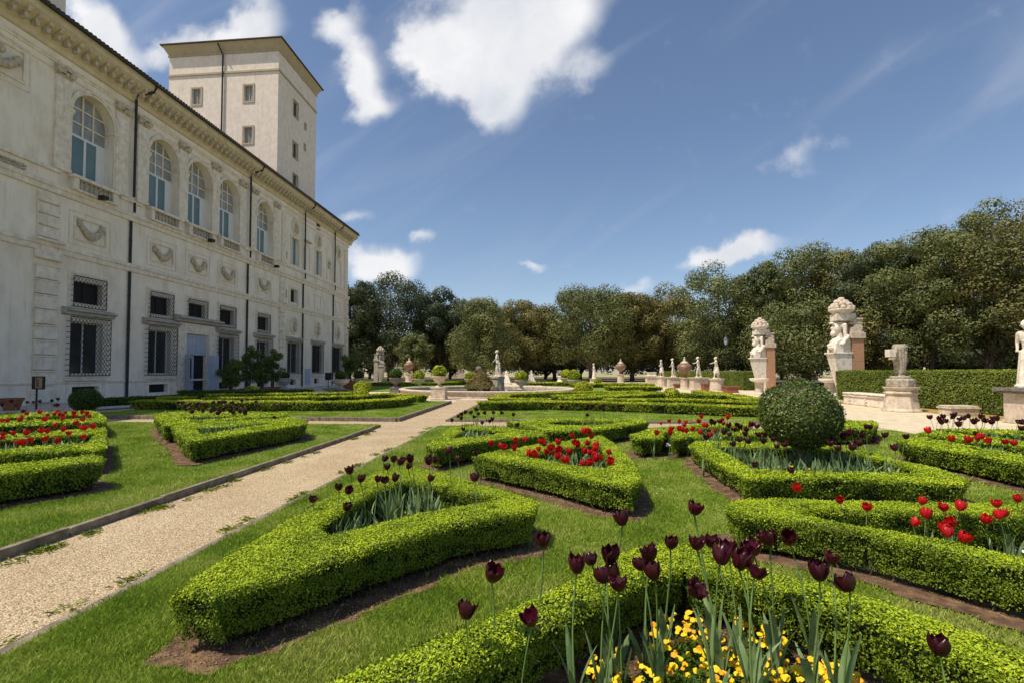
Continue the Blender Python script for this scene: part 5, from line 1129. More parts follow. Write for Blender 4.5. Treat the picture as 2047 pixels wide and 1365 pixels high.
def limb(mb, a, b, ra, rb, n=9):
    a, b = Vector(a), Vector(b); k = 5
    mb.tube([a.lerp(b, i / k) for i in range(k + 1)], [ra + (rb - ra) * i / k for i in range(k + 1)], n); mb.ball(a, ra, n, 6); mb.ball(b, rb, n, 6)
def figure(parent, H=1.7, pose='a', m='marble', headless=False, robe=.5, vox=.022, x0=0, y0=0, z0=0, name='figure'):
    """one continuous carved body, facing -X, standing on z0"""
    mb = MB(); s = H / 1.75; P3 = lambda x, y, z: (x0 + x * s, y0 + y * s, z0 + z * s)
    hip = .92; sh = 1.45; lean = -.04
    lf = {'a': (-.12, -.10), 'b': (.05, -.12), 'c': (-.16, -.13), 'd': (-.2, -.05)}[pose]; rf = {'a': (.1, .12), 'b': (-.12, .1), 'c': (.14, .12), 'd': (.18, .1)}[pose]
    for (fx, fy), sy in ((lf, -1), (rf, 1)):
        kn = (fx * .45 - .06, fy * .8 + .01 * sy, .50); limb(mb, P3(0, sy * .09, hip), P3(*kn), .095 * s, .062 * s); limb(mb, P3(*kn), P3(fx, fy, .09), .06 * s, .04 * s); limb(mb, P3(fx + .02, fy, .05), P3(fx - .14, fy, .035), .045 * s, .03 * s)
    mb.ball(P3(0, 0, hip + .02), (.13 * s, .165 * s, .14 * s), 12, 8); limb(mb, P3(0, 0, hip + .05), P3(lean * .5, 0, 1.15), .125 * s, .12 * s, 12); mb.ball(P3(lean, 0, 1.3), (.125 * s, .18 * s, .18 * s), 12, 8)
    limb(mb, P3(lean, -.17, sh - .03), P3(lean, .17, sh - .03), .07 * s, .07 * s)
    arms = {'a': [((-.05, -.25, 1.2), (-.22, -.2, 1.12)), ((-.02, .27, 1.18), (-.12, .22, .95))], 'b': [((-.08, -.28, 1.2), (-.28, -.16, .98)), ((.0, .26, 1.2), (-.1, .2, 1.0))],
            'c': [((-.16, -.27, 1.26), (-.42, -.24, 1.20)), ((0, .27, 1.2), (-.04, .24, .96))], 'd': [((-.22, -.25, 1.3), (-.52, -.22, 1.22)), ((.04, .27, 1.2), (.1, .22, 1.0))]}[pose]
    for (el, ha), sy in zip(arms, (-1, 1)): limb(mb, P3(lean, sy * .2, sh - .04), P3(*el), .058 * s, .045 * s); limb(mb, P3(*el), P3(*ha), .044 * s, .03 * s); mb.ball(P3(ha[0] - .02, ha[1], ha[2]), (.05 * s, .03 * s, .035 * s), 8, 6)
    if not headless:
        limb(mb, P3(lean, 0, sh), P3(lean - .03, 0, sh + .1), .055 * s, .05 * s); mb.ball(P3(lean - .05, 0, sh + .2), (.098 * s, .08 * s, .12 * s), 12, 9); mb.ball(P3(lean - .145, 0, sh + .19), (.022 * s, .018 * s, .03 * s), 6, 5); mb.ball(P3(lean + .01, 0, sh + .24), (.1 * s, .095 * s, .1 * s), 10, 7)
        mb.ball(P3(lean - .13, 0, sh + .125), (.02 * s, .03 * s, .02 * s), 6, 5)
    if robe:                                          # drapery hanging from the hip, with folds
        top = hip + .12 + (.5 if robe > .9 else 0); bot = .08 if robe > .6 else .45
        for k in range(11):
            a = k / 11 * 2 * PI; r0, r1 = .12, .2; limb(mb, P3(r0 * math.cos(a), r0 * 1.3 * math.sin(a), top - .1), P3(r1 * math.cos(a) * (1 if robe < .9 else 1.05), r1 * 1.1 * math.sin(a), bot + .05 * math.sin(a * 3)), .05 * s, .05 * s, 7)
        limb(mb, P3(-.12, -.16, hip + .2), P3(.1, .18, hip + .05), .05 * s, .06 * s)
    # support
    limb(mb, P3(.16, .12, .0), P3(.12, .1, .75), .09 * s, .05 * s)
    mb.lathe([(.3 * s, 0), (.3 * s, .07 * s)], (x0, y0, z0), 12)
    return mb.build(name, m, parent, remesh=vox * max(.7, s))
def statue_on_pedestal(label, pxy, ph, pw, H, pose, kind='round', m='marble', robe=.5, headless=False, group='white statues on pedestals along the court', face=0, extra=None, vox=.022):
    x, y = G(*pxy); pd = thing('pedestal', 'pedestal under the ' + label, 'pedestal', (x, y, 0), 'stone pedestals along the court')
    q = MB()
    if kind == 'round':
        q.lathe([(pw * 1.06, 0), (pw * 1.04, .06), (pw * .96, .1), (pw * .86, ph * .8), (pw * .88, ph * .82), (pw * .98, ph * .86), (pw * 1.06, ph * .94), (pw * 1.06, ph)], n=12)
    else:
        q.lathe([(pw * 1.04, 0), (pw * 1.04, .08), (pw * .92, .12), (pw * .9, ph * .88), (pw * 1.0, ph * .9), (pw * 1.08, ph * .95), (pw * 1.08, ph)], n=4, sq=True)
    q.build('block', 'stone', pd, bevel=.012)
    st = thing('statue', label, 'statue', (x, y, ph + .002), group, R(face)); figure(st, H, pose, m, headless, robe, vox)
    if extra: extra(st)
    return pd, st
statue_on_pedestal('small white statue with head bowed, left of the lidded jar row', (1323, 772), 1.05, .52, 1.75, 'a', 'round', face=-30)
statue_on_pedestal('white statue with hand on hip, just left of the brown lidded jar', (1346, 774.5), 1.05, .55, 1.8, 'b', 'square', robe=.0, face=-20)
statue_on_pedestal('white statue holding out one hand, just right of the brown lidded jar', (1397, 778.5), 1.08, .68, 1.78, 'c', 'square', robe=0, face=-15)
statue_on_pedestal('white striding statue pointing left, beside the terracotta planter', (1433, 783), 1.05, .55, 1.66, 'd', 'round', robe=.4, face=-5)
x, y = G(1303, 768); a_ = thing('altar', 'pale carved stone altar block left of the statues', 'stone altar', (x, y, 0))
q = MB(); q.lathe([(.75, 0), (.75, .1), (.66, .14), (.66, .9), (.78, .95), (.78, 1.05)], n=4, sq=True); q.build('block', 'stone', a_, bevel=.01)
q = MB(); q.lathe([(.5, 1.05), (.52, 1.12), (.42, 1.2), (.42, 1.4), (.5, 1.46), (.5, 1.52)], n=4, sq=True); q.build('cap', 'marble', a_)

# the headless figure near the hedge
hx, hy = G(1802, 821)
pd = thing('pedestal', 'flared octagonal stone pedestal under the headless statue', 'pedestal', (hx, hy, 0), 'stone pedestals along the court', R(20))
q = MB(); q.lathe([(.68, 0), (.67, .05), (.61, .12), (.53, .62), (.52, .68), (.60, .71), (.60, .76), (.55, .79), (.54, .86), (.62, .92), (.64, .97), (.52, .98)], n=8); q.build('block', 'stone', pd, bevel=.012)
q = MB(); q.lathe([(.50, .985), (.5, 1.26), (.44, 1.32)], n=8); q.build('cap', 'moss', pd, bevel=.02)
st = thing('statue', 'headless draped statue holding a square block, lichen on its shoulders', 'statue', (hx, hy, 1.32), None, 0)
q = MB(); rr = random.Random(8)
q.lathe([(.15, .05), (.15, .3), (.18, .6), (.21, .85), (.25, 1.1), (.26, 1.28), (.2, 1.38)], n=14)
for k in range(15):
    a = k / 15 * 2 * PI; limb(q, (.24 * math.cos(a), .24 * math.sin(a), rr.uniform(1.0, 1.32)), (.15 * math.cos(a + .4), .15 * math.sin(a + .4), rr.uniform(.08, .3)), rr.uniform(.03, .05), rr.uniform(.025, .04), 6)
for k in range(6): limb(q, (-.2 + .02 * k, -.12, 1.2 - .1 * k), (.08, -.15, .98 - .1 * k), .035, .03, 6)
limb(q, (-.2, -.12, 1.2), (-.28, -.18, .92), .075, .06); limb(q, (-.28, -.18, .92), (-.42, -.16, .84), .06, .05); limb(q, (.2, .05, 1.25), (.26, .02, .7), .07, .06)
q.lathe([(.36, 0), (.36, .07), (.3, .1)], n=12); o = q.build('figure', 'moss', st, remesh=.02)
q = MB(); q.box(-.60, -.33, -.30, -.04, .86, 1.16); q.build('held_block', 'marble', st, bevel=.02)
q = MB(); limb(q, (-.50, -.18, .80), (-.34, -.18, .82), .05, .055); q.build('hand', 'marble', st)

# statue at the right edge
rx, ry = G(2070, 847)
pd = thing('pedestal', 'tall grey capped pedestal cut off by the right edge', 'pedestal', (rx, ry, 0), 'stone pedestals along the court')
q = MB(); q.box(-.48, .6, -.55, .55, 0, .1); q.box(-.46, .57, -.5, .5, .1, .93); q.build('block', 'stone', pd, bevel=.01)
q = MB(); q.box(-.66, .72, -.66, .66, 1.0, 1.1); q.box(-.54, .63, -.58, .58, .931, .999); q.build('cap', 'greystone', pd, bevel=.012)
st = thing('statue', 'tall draped statue on the capped pedestal at the right edge', 'statue', (rx - .1, ry, 1.102), None, R(10)); figure(st, 2.05, 'c', 'marble', False, .8, .022)

# herms: tapering figures before brick piers, baskets of fruit on top
def herm(label, x, y, far=False):
    t = thing('herm', label, 'garden herm', (x, y, 0), 'tall herms crowned with fruit baskets')
    q = MB(); q.box(.02, .66, -.40, .40, 0, 3.5)
    for z in (1.15, 2.2): q.box(.015, .665, -.405, .405, z, z + .03)
    q.build('brick_pier', 'brick', t)
    q = MB(); q.box(-.06, .74, -.48, .48, 3.51, 3.84); q.box(.0, .68, -.44, .44, 3.841, 3.92)
    q.tube([(.36, -.4, 4.14), (.36, .4, 4.14)], .24, 14); q.box(.0, .62, -.38, .38, 3.921, 4.15); q.box(-.02, .64, -.4, .4, 4.34, 4.44); q.box(.05, .56, -.34, .34, 4.441, 4.6); q.box(-.1, .66, -.42, .42, 4.601, 4.7); q.build('shoulder_stack', 'stone', t, bevel=.02)
    q = MB(); q.add([(-.52, -.26, .35), (0, -.28, .35), (0, .28, .35), (-.52, .26, .35), (-1.0, -.42, 2.62), (0, -.42, 2.62), (0, .42, 2.62), (-1.0, .42, 2.62)], [(0, 3, 2, 1), (4, 5, 6, 7), (0, 1, 5, 4), (1, 2, 6, 5), (2, 3, 7, 6), (3, 0, 4, 7)])
    q.box(-1.08, .0, -.48, .48, 2.622, 2.72); q.box(-.62, .0, -.36, .36, 0, .34); q.build('tapering_shaft', 'marble', t, bevel=.015)
    q = MB(); q.box(-.75, .0, -.3, .3, 2.73, 3.5); q.ball((-.55, 0, 3.15), (.42, .38, .5), 14, 9)
    for k in range(8): limb(q, (-.35 - .06 * k, -.36, 3.55 - .03 * k), (-.5 - .06 * k, -.34, 2.76), .055, .07, 6); limb(q, (-.35 - .06 * k, .36, 3.55 - .03 * k), (-.5 - .06 * k, .34, 2.76), .055, .07, 6)
    for s_ in (-1, 1): limb(q, (-.2, s_ * .42, 3.62), (-.5, s_ * .44, 3.2), .12, .1); limb(q, (-.5, s_ * .44, 3.2), (-.9, s_ * .1, 3.3), .1, .07)
    for k in range(6): q.ball((-.95, -.22 + k * .09, 3.0 + .14 * (k % 2)), .1, 8, 6)
    limb(q, (-.4, 0, 3.4), (-.5, 0, 3.9), .22, .18); q.ball((-.6, 0, 4.12), (.27, .24, .36), 16, 11); q.ball((-.88, 0, 4.12), (.07, .05, .1), 8, 6); q.ball((-.8, 0, 3.82), (.14, .17, .2), 10, 7); q.ball((-.83, 0, 3.98), (.05, .09, .04), 8, 6)
    q.ball((-.42, 0, 4.28), (.32, .31, .27), 12, 8); q.tube([(-.86, -.2, 4.42), (-.92, 0, 4.45), (-.86, .2, 4.42)], .07, 7); limb(q, (-.3, -.3, 4.3), (-.3, -.34, 3.6), .12, .1); limb(q, (-.3, .3, 4.3), (-.3, .34, 3.6), .12, .1)
    for s_ in (-1, 1): q.ball((-.8, s_ * .1, 4.2), (.05, .06, .035), 7, 5)
    q.build('bust', 'marble', t, remesh=.03)
    q = MB(); q.box(-.78, .3, -.36, .36, 4.56, 4.98); q.lathe([(.44, 4.981), (.54, 5.08), (.66, 5.16), (.68, 5.24), (.6, 5.27)], (-.3, 0, 0), 18); q.build('basket', 'marble', t, bevel=.02)
    rr = random.Random(5)
    for ring, (r_, z_, n_) in enumerate(((.52, 5.32, 10), (.4, 5.5, 8), (.25, 5.68, 5), (.06, 5.84, 2))):
        for k in range(n_):
            a = 2 * PI * (k + .5 * (ring % 2)) / n_; q = MB(); q.ball((-.3 + r_ * math.cos(a), r_ * math.sin(a), z_ + rr.uniform(-.03, .03)), rr.uniform(.14, .18), 9, 7); q.build('fruit', 'stone', t, smooth=True)
    return t
herm('tall stone herm backed by a red brick pier, left of the gap', 18.1, 42.8)
herm('tall stone herm backed by a red brick pier, rising over the near hedge end', 18.05, 31.5)
h3 = herm('grey distant herm in front of the dark trees beside the villa', -22.6, 67.8); h3.rotation_euler = (0, 0, R(180)); h3.scale = (.86, .86, .86); [setattr(c_.material_slots[0], 'link', 'OBJECT') or setattr(c_.material_slots[0], 'material', M['relief']) for c_ in h3.children]
for label, p_ in (('pale stone table on a round foot beside the left herm', (1518, 788)), ('pale stone table half hidden by the tall hedge end', (1658, 790))):
    x, y = G(*p_); t = thing('stone_table', label, 'stone table', (x, y, 0), 'stone tables by the herms')
    q = MB(); q.lathe([(.42, 0), (.4, .08), (.26, .16), (.3, .85)], n=12); q.build('foot', 'stone', t)
    q = MB(); q.lathe([(.3, .851), (.55, .95), (.6, 1.0), (.62, 1.1), (.6, 1.13)], n=16); q.build('table_top', 'marble', t)
# sarcophagus bench and trough
bx_, by_ = 14.75, 22.7
t = thing('sarcophagus', 'long low carved marble sarcophagus lying before the tall hedge', 'sarcophagus', (bx_, by_, 0), rz=R(-4))
q = MB(); q.box(0, .72, 0, 4.0, 0, .5); q.box(-.04, .76, -.04, 4.04, .501, .58); q.build('chest', 'marble', t, bevel=.03)
q = MB()
for y_ in (.5, 2.0, 3.4):
    for k in range(6): q.ball((-.01, y_ + .04 * math.sin(k * 2), .07 + k * .075), .06, 7, 5)
q.tube([(-.02, .0, .42), (-.02, 4, .42)], .035, 6); q.build('carving', 'stone', t, smooth=True)
x, y = G(1915, 829); t = thing('planter', 'low brown stone trough before the hedge, behind dark tulips', 'planter', (x, y, 0))
q = MB(); q.box(-.46, .5, -.3, .3, 0, .24); q.box(-.5, .54, -.34, .34, .241, .30); q.box(-.46, .5, -.3, .3, .301, .36); q.build('trough', 'relief', t, bevel=.015)
for label, p_, h_ in (('stacked terracotta planter between the two right statues', (1415, 780), .62), ('low terracotta planter right of the striding statue', (1461, 784), .5), ('small terracotta box left of the brown jar pedestal', (1357, 775), .4)):
    x, y = G(*p_); t = thing('terracotta_planter', label, 'planter', (x, y, 0), 'terracotta planters along the hedge')
    q = MB(); q.lathe([(.42, 0), (.44, h_ * .25), (.40, h_ * .3), (.45, h_ * .6), (.41, h_ * .66), (.5, h_ * .9), (.5, h_)], n=4, sq=True); q.build('pot', 'terra', t); q = MB(); q.lathe([(.44, h_ - .02), (.44, h_ + .01)], n=4, sq=True); q.build('earth', 'soil', t)

# lidded jars on pedestals
def jar(label, p_, sc, ph, pw):
    x, y = G(*p_); pd = thing('pedestal', 'pedestal under the ' + label, 'pedestal', (x, y, 0), 'jar pedestals'); q = MB(); q.lathe([(pw * 1.1, 0), (pw * 1.1, .1), (pw * .9, .15), (pw * .88, ph * .84), (pw, ph * .88), (pw * 1.12, ph * .95), (pw * 1.12, ph)], n=12); q.build('block', 'stone', pd)
    t = thing('jar', label, 'stone jar', (x, y, ph + .002), 'big lidded jars'); t.scale = (sc, sc, sc)
    q = MB(); q.lathe([(.22, 0), (.24, .05), (.12, .14), (.11, .25), (.3, .42), (.56, .68), (.68, .92), (.66, 1.08), (.5, 1.22), (.36, 1.28)], n=24); q.build('body', 'bronzejar', t, smooth=True)
    q = MB(); q.lathe([(.38, 1.281), (.40, 1.33), (.3, 1.42), (.18, 1.5), (.1, 1.56), (.15, 1.62), (.1, 1.7), (.05, 1.74), (.09, 1.8), (.06, 1.88), (.01, 1.92)], n=18); q.build('lid', 'stone', t, smooth=True)
jar('big brown lidded jar standing among the small statues', (1369, 777), .98, 1.05, .42)
jar('brown lidded jar before the dark trees right of the fountain', (1241, 765.5), 1.08, 1.25, .5)
jar('brown lidded jar before the trees left of the fountain', (818, 763.5), 1.2, 1.35, .62)

# urns with clipped balls
def ballshrub(name, label, loc, r, m='box', group=None, size=.03, flat=.85, cover=2.0, trunk=0, parent=None):
    t = thing(name, label, 'clipped shrub', loc, group); n = int(4 * PI * r * r * cover / (1.1 * size * size) * .55)
    N_ = rng.normal(0, 1, (n, 3)); N_ /= np.linalg.norm(N_, axis=1)[:, None]; sp_ = (rng.random(n) < .05) * rng.random(n) * .09; k = sp_ + 1 + .035 * np.sin(N_[:, 0] * 6 + N_[:, 2] * 4 + loc[0]) + .02 * np.sin(N_[:, 1] * 11 + N_[:, 2] * 8) + rng.normal(0, .025, n); P_ = N_ * (r * k)[:, None] * np.array([1, 1, flat]) + np.array([0, 0, trunk + r * flat])
    P_ += np.array(loc); V, Fq = leaves(P_, N_.copy(), size, jit=.7); np_mesh('crown', V, [(Fq, 0)], [m], t)
    q = MB(); q.ball((0, 0, trunk + r * flat), (r * .93, r * .93, r * .93 * flat), 20, 12)
    if trunk: q.tube([(0, 0, 0), (.02, 0, trunk + r * .4)], [.045, .035], 7)
    q.build('branches', 'core' if not trunk else 'bark', t); return t
def urn(label, p_, rb, hb, ped, ball, m='stone', bm='box', pw=None, pm=None, slab=None):
    """rb bowl radius, hb bowl height, ped pedestal height, ball radius"""
    x, y = G(*p_); z = 0
    if ped:
        pd = thing('pedestal', 'block pedestal under the ' + label, 'pedestal', (x, y, 0), 'urn pedestals'); q = MB(); w = pw or rb * .7; q.lathe([(w * 1.1, 0), (w * 1.1, .08), (w, .1), (w, ped - .08), (w * 1.08, ped - .06), (w * 1.08, ped)], n=4, sq=True); q.build('block', pm or m, pd, bevel=.01); z = ped + .002
    t = thing('urn', label, 'urn', (x, y, z), 'footed stone urns'); q = MB(); q.lathe([(rb * .55, 0), (rb * .52, hb * .06), (rb * .26, hb * .2), (rb * .25, hb * .34), (rb * .55, hb * .46), (rb * .86, hb * .66), (rb * .95, hb * .86), (rb * 1.04, hb * .92), (rb * 1.04, hb), (rb * .9, hb), (rb * .88, hb * .93)], n=24); q.build('bowl', m, t, smooth=False)
    q = MB(); q.lathe([(rb * .85, hb * .9), (rb * .85, hb * .935)], n=20); q.build('earth', 'soil', t)
    if ball: ballshrub('clipped_ball', 'box ball in the ' + label, (x, y, z + hb * .86), ball, bm, 'box balls in urns', size=.045 + .0006 * y)
urn('urn on a stone block in front of the fountain basin, left', (878, 798), .40, .62, .72, .40, pw=.40, bm='boxfar')
urn('urn just inside the fountain rim, right of the rock', (1042, 787), .46, .62, .36, .44, bm='boxfar')
urn('nearer of the two urns right of the fountain', (1147, 775), .62, .82, 0, .62, bm='boxfar')
urn('farther of the two urns right of the fountain', (1132, 771), .62, .8, .1, .6, bm='boxfar')
urn('urn behind the fountain, just left of the rock island', (938, 770), .56, .78, 0, .52, bm='boxfar')
urn('urn on its foot left of the fountain, beside the brown jar', (838, 774), .6, .9, 0, .55, bm='boxfar')
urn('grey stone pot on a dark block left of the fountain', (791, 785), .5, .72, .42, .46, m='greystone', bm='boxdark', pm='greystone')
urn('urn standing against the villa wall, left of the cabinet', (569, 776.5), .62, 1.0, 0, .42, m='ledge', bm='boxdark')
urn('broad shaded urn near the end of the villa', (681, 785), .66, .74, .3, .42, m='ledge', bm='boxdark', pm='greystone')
urn('paler urn behind the terracotta pot near the villa corner', (717, 775), .52, .85, .1, .5, m='stone', bm='boxdark')

# fountain figures and small finials
t = thing('statue', 'white female statue on the fountain rock with a small child beside her', 'statue', (FX + .75, FY, 1.25)); figure(t, 1.82, 'b', 'marble', False, 0, .022, name='woman'); figure(t, .95, 'a', 'marble', False, .0, .02, x0=.18, y0=-.42, z0=0, name='child')
q = MB(); q.lathe([(.5, -1.1), (.46, -.2), (.52, -.12), (.5, 0)], n=10); q.build('block', 'moss', t)
for label, p_, w, h in (('pale pyramid finial behind the fountain statue', (1012, 768), .62, 1.5), ('smaller pyramid finial right of the fountain', (1062, 763.5), .6, 1.6)):
    x, y = G(*p_); t = thing('finial', label, 'stone finial', (x, y, 0), 'stone finials'); q = MB(); q.lathe([(w, 0), (w, .3), (w * .8, .35), (w * .7, .6), (w * .3, h * .8), (w * .25, h), (.02, h + .2)], n=4, sq=True); q.build('block', 'marble', t)
x, y = G(1120, 765.5); t = thing('ball_finial', 'dark stone ball on a pale footed block', 'stone finial', (x, y, 0)); q = MB(); q.lathe([(.5, 0), (.5, .3), (.34, .4), (.3, .8), (.45, .9), (.3, 1.0)], n=12); q.build('foot', 'marble', t); q = MB(); q.ball((0, 0, 1.38), .42, 16, 10); q.build('ball', 'greystone', t, smooth=True)
x, y = G(957, 770); t = thing('ball_finial', 'dark stone ball just left of the fountain rock', 'stone finial', (x, y, 0)); q = MB(); q.lathe([(.4, 0), (.3, 1.4), (.4, 1.5)], n=12); q.build('foot', 'stone', t); q = MB(); q.ball((0, 0, 1.85), .36, 16, 10); q.build('ball', 'greystone', t, smooth=True)
statue_on_pedestal('distant white bust figure left of the fountain, before the cone tree', (884, 768), 1.2, .42, 1.25, 'a', 'square', robe=.9, vox=.03)
statue_on_pedestal('slim pale column figure under the trees, far behind', (1188, 765), .6, .6, 2.1, 'a', 'square', robe=.9, vox=.03)

# street lamps
def lamp(label, x, y, h):
    t = thing('street_lamp', label, 'street lamp', (x, y, 0), 'old park lamps'); q = MB(); q.lathe([(.14, 0), (.12, .5), (.06, .7), (.05, h - 1.0), (.09, h - .95)], n=10); q.build('post', 'pipe', t)
    q = MB(); q.lathe([(.12, h - .95), (.26, h - .35)], n=6); q.build('lantern', 'lampglass', t); q = MB(); q.lathe([(.32, h - .349), (.2, h - .15), (.06, h - .05), (.07, h), (.02, h + .1)], n=6); q.build('hood', 'pipe', t)
x, y, z = atY(1451, 672, 58); lamp('dark street lamp before the trees, left of the brick herms', x, y, z)
x, y, z = atY(1368, 688, 76); lamp('dark street lamp showing above the brown lidded jar', x, y, z)

# things at the left
x, y = G(51, 812); t = thing('sign', 'small tilted information panel on a post by the villa', 'sign', (x + 2.2, y - 1.5, 0)); q = MB(); q.tube([(0, 0, 0), (0, 0, .85)], .035, 8); q.build('post', 'iron', t)
q = MB(); q.box(-.2, .34, -.05, .05, .85, 1.4); q.build('case', 'iron', t, bevel=.01); q = MB(); q.box(-.02, .3, -.058, -.051, .9, 1.35); q.build('panel', 'panel', t); q = MB(); q.box(.02, .16, -.0625, -.0585, .95, 1.3); q.build('picture', 'terra', t)
x, y = G(656, 775.5); t = thing('sign', 'small dark panel on a thin post near the villa corner', 'sign', (x, y, 0)); q = MB(); q.tube([(0, 0, 0), (0, 0, .8)], .035, 6); q.build('post', 'iron', t); q = MB(); q.box(-.3, .3, -.05, .05, .8, 1.5); q.build('panel', 'iron', t)
def pot(label, x, y, r, h, group='terracotta pots by the villa'):
    t = thing('terracotta_pot', label, 'flower pot', (x, y, 0), group); q = MB(); q.lathe([(r * .62, 0), (r * .66, .05), (r * .9, h * .78), (r, h * .8), (r * 1.03, h), (r * .9, h), (r * .86, h * .9)], n=20); q.build('pot', 'terra', t); q = MB(); q.lathe([(r * .86, h * .86), (r * .86, h * .9)], n=16); q.build('earth', 'soil', t); return t
x, y = G(22, 817); pot('wide empty terracotta pot at the left edge by the villa', x + .6, y - .5, .40, .5)
def bush(label, x, y, z, r, h, group, m='laurel', n=4200, stems=7, size=.085):
    t = thing('potted_bush', label, 'bush', (x, y, z), group); rr = np.random.default_rng(int(x * 100) % 999 + 5)
    P_ = []; 
    cs = rr.normal(0, 1, (22, 3)) * np.array([r * .42, r * .42, h * .22]) + np.array([0, 0, h * .6])
    idx = rr.integers(0, 22, n); d = rr.normal(0, 1, (n, 3)); d /= np.linalg.norm(d, axis=1)[:, None]; P_ = cs[idx] + d * (r * .34) * rr.uniform(.5, 1.1, n)[:, None]; P_[:, 2] = np.maximum(P_[:, 2], .1)
    V, Fq = leaves(P_ + np.array([x, y, z]), d, size, aspect=.35); np_mesh('foliage', V, [(Fq, 0)], [m], t)
    q = MB()
    for k in range(stems): a = k * 2.4; q.tube([(.08 * math.cos(a), .08 * math.sin(a), 0), (r * .2 * math.cos(a), r * .2 * math.sin(a), h * .4), (r * .5 * math.cos(a), r * .5 * math.sin(a), h * .8)], [.03, .025, .01], 5)
    q.build('stems', 'bark', t); return t
for label, p_, r, h in (('left potted oleander in front of the villa', (462, 780), .85, 1.9), ('second potted oleander, tall with bare lower stems', (498, 779), .85, 3.0), ('third potted oleander before the villa, close to the tall one', (524, 778), .75, 2.4), ('rightmost dark potted oleander next to the quoins', (545, 777), .8, 2.9)):
    Yb = G(p_[0], 780)[1]; d = ray(p_[0], 742); Yb = -20.6 / (d[0] / d[1]); xx = -20.6; pot('terracotta pot of the ' + label, xx, Yb, .62, .42); bush(label, xx, Yb, .4, r, h, 'potted oleanders by the villa')
x, y = G(697, 778.5); pot('red terracotta pot between the two shaded urns', x, y, .66, .75); bush('dark bush in the red pot between the urns', x, y, .7, 1.0, 2.3, 'potted bushes near the villa corner')

# clipped balls on the ground
x, y = G(1600, 952); ballshrub('ball_tree', 'clipped laurel ball tree on a short trunk among dark tulips', (x, y, .02), .545, 'laurel', size=.019, flat=.93, cover=2.8, trunk=.42)
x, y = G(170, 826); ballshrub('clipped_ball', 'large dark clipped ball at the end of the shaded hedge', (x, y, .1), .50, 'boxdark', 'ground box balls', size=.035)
for label, p_, r in (('bright clipped ball on the far left lawn beside the gravel', (725, 787), .60), ('low mound of box among the far left scrolls', (721, 799), .42), ('small clipped ball in the middle of the far left scrolls', (504, 792), .42), ('low clipped ball among the far right scrolls', (1342, 800), .42), ('clipped ball right of the fountain rim', (1166, 790), .60), ('small dark box ball in the far scrolls behind the right beds', (1195, 768), .5)):
    x, y = G(*p_); ballshrub('clipped_ball', label, (x, y, .05), r, 'boxfar', 'ground box balls', size=.05, flat=.75)

# ------------------------------------------------------------ trees
def tree(label, x, y, top, r, m, seed, bot=2.2, n=30000, squash=1.0, size=.16, trunk=.35, cone=False, lean=0, group='holm oaks behind the garden'):
    t = thing('oak_tree', label, 'tree', (x, y, 0), group); rr = np.random.default_rng(seed); bot = min(bot, 1.6) * .8; top = top + .03 * (top - bot); n = int(n * 1.9); size *= .84; r *= 1.1
    H_ = top - bot; nc = 105; cs = []; 
    while len(cs) < nc:
        u = rr.uniform(-1, 1, 3); l = np.linalg.norm(u)
        if (abs(u[0]) ** 2.6 + abs(u[1]) ** 2.6 + abs(u[2]) ** 3) > 1 or (l < .45 and rr.random() < .8): continue
        zz_ = (u[2] + 1) / 2; k = (1 - zz_ * .75) if cone else 1.0
        cs.append((u[0] * r * .86 * k, u[1] * r * .86 * squash * k, bot + H_ * (.08 + .84 * zz_), l))
    cs = np.array(cs); pr = r * rr.uniform(.15, .30, nc) * (0.8 if cone else 1); w = pr ** 2; idx = rr.choice(nc, n, p=w / w.sum())
    d = rr.normal(0, 1, (n, 3)); d /= np.linalg.norm(d, axis=1)[:, None]
    P_ = cs[idx, :3] + d * (pr[idx] * rr.uniform(.72, 1.06, n) * (1 + .18 * np.sin(d[:, 0] * 11 + idx) * np.sin(d[:, 2] * 9 + idx)))[:, None] * np.array([1, 1, .85])
    P_[:, 2] = np.maximum(P_[:, 2], bot * .55 + .8 * rr.random(n))
    V, Fq = leaves(P_ + np.array([x, y, 0]), d.copy(), size, jit=.32, aspect=.62); np_mesh('crown', V, [(Fq, 0)], [m], t, rnd=np.clip(.25 * rr.random(nc)[idx] + .75 * rr.random(n), 0, 1))
    q = MB(); q.tube([(0, 0, -.1), (lean * .3, 0, bot * .8), (lean, 0, bot + H_ * .45), (lean, .1, bot + H_ * .8)], [trunk * 1.25, trunk, trunk * .6, .06], 9)
    for k in range(9):
        c = cs[k * 7 % nc]; q.tube([(lean * .5, 0, bot * .7 + k * .25), (c[0] * .5, c[1] * .5, (bot + c[2]) * .5 + .4), (c[0], c[1], c[2])], [trunk * .5, trunk * .3, .04], 6)
    q.build('trunk', 'bark', t); return t
def tr(label, pxc, Y, topy, halfw, m, seed, **k):
    x, _, z = atY(pxc, topy, Y); tree(label, x, Y, z, halfw * Y / 1000, m, seed, **k)
tr('dark round holm oak right beside the villa corner', 700, 82, 552, 62, 'oak1', 1, bot=3.5, size=.17)
tr('big dark domed holm oak, tallest left of the fountain', 780, 84, 548, 80, 'oak1', 2, bot=2.6, size=.17, n=20000)
tr('dark bushy oak with a ragged top, right of the domed one', 880, 86, 577, 62, 'oak1', 3, bot=2.5, size=.17)
tr('cone shaped green oak sweeping low behind the fountain statue', 962, 74, 592, 92, 'oak2', 4, bot=.8, size=.16, cone=True, n=17000)
tr('rounded brownish oak behind the fountain, right of the cone', 1052, 84, 597, 68, 'oak3', 5, bot=1.6, size=.17)
tr('dark lower oak filling the gap right of the fountain', 1108, 92, 628, 46, 'oak1', 6, bot=1.0, size=.18, n=9000)
tr('olive green oak with a feathery top left of the brown jar', 1180, 80, 572, 80, 'oak2', 7, bot=2.2, size=.17, n=18000)
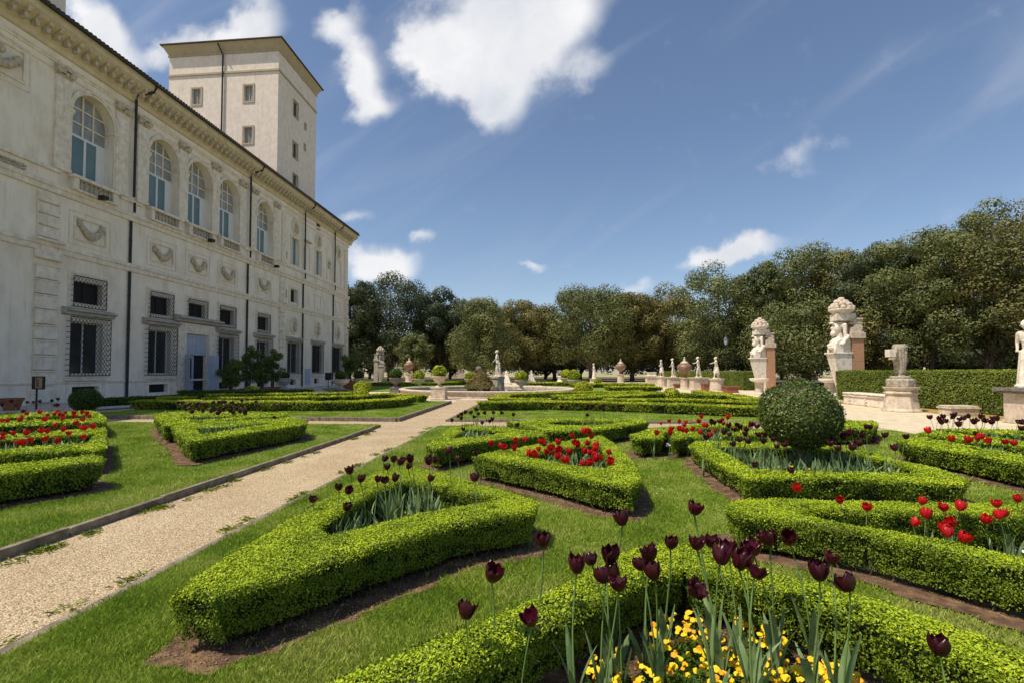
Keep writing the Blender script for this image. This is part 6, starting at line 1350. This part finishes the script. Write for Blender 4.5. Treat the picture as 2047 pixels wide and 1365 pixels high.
tr('bronze tinted oak above the small jar', 1262, 84, 580, 62, 'oak3', 8, bot=2.4, size=.17)
tr('tall bronze oak above the small statues', 1330, 84, 576, 72, 'oak3', 9, bot=2.6, size=.17, n=17000)
tr('broad oak above the lidded jar and lamp', 1435, 74, 530, 84, 'oak2', 10, bot=2.2, size=.16, n=19000)
tr('oak directly behind the left herm', 1530, 72, 520, 62, 'oak1', 11, bot=2.0, size=.16)
tr('wide olive oak between the two herms', 1602, 68, 492, 88, 'oak2', 12, bot=2.4, size=.16, n=20000)
tr('bronze leaved oak just behind the right herm', 1690, 66, 498, 70, 'oak3', 13, bot=2.2, size=.16)
tr('darker oak behind the headless statue', 1765, 60, 480, 70, 'oak1', 14, bot=2.0, size=.15)
tr('tall rounded oak over the tall hedge', 1850, 56, 450, 95, 'oak2', 15, bot=2.0, size=.14, n=22000)
tr('large oak rising to the right edge of the picture', 1965, 52, 402, 105, 'oak2', 16, bot=1.8, size=.135, n=25000)
tr('tallest oak at the very right edge', 2075, 48, 375, 110, 'oak3', 17, bot=1.8, size=.13, n=22000)
tr('wide low olive oak filling the gap between the herms', 1612, 64, 612, 95, 'oak2', 20, bot=.8, size=.15, n=16000)
tr('olive oak behind the brick pier of the right herm', 1745, 60, 590, 80, 'oak3', 23, bot=.8, size=.15, n=14000)
tr('young oak low against the villa side trees', 830, 76, 668, 36, 'oak2', 21, bot=2.0, size=.17, n=6000)
x_ = -70
for i, (pxc, ty) in enumerate(((740, 640), (900, 655), (1000, 640), (1090, 650), (1160, 640), (1240, 640), (1320, 640), (1400, 640), (1480, 630), (1560, 630), (1720, 620), (1800, 600), (1900, 600), (1990, 600), (2090, 590))):
    tr('farther oak in the shade of the wood, %s from the left in the back row' % ordinal(i + 1), pxc, 104 if pxc < 1650 else 74, ty, 62, 'oak1', 40 + i, bot=.6, size=.26, n=9000, trunk=.3, group='back row of oaks')

# far garden wall seen under the trees beside the villa
t = thing('garden_wall', 'distant ochre garden wall with arches seen under the trees', 'wall', (-32, 120, 0))
q = MB()
for k in range(10): q.box(-25 + k * 5, -25 + k * 5 + 3.2, 0, .5, 0, 3.2)
q.box(-25, 25, -.05, .55, 3.2, 4.0); q.build('masonry', 'eave', t)
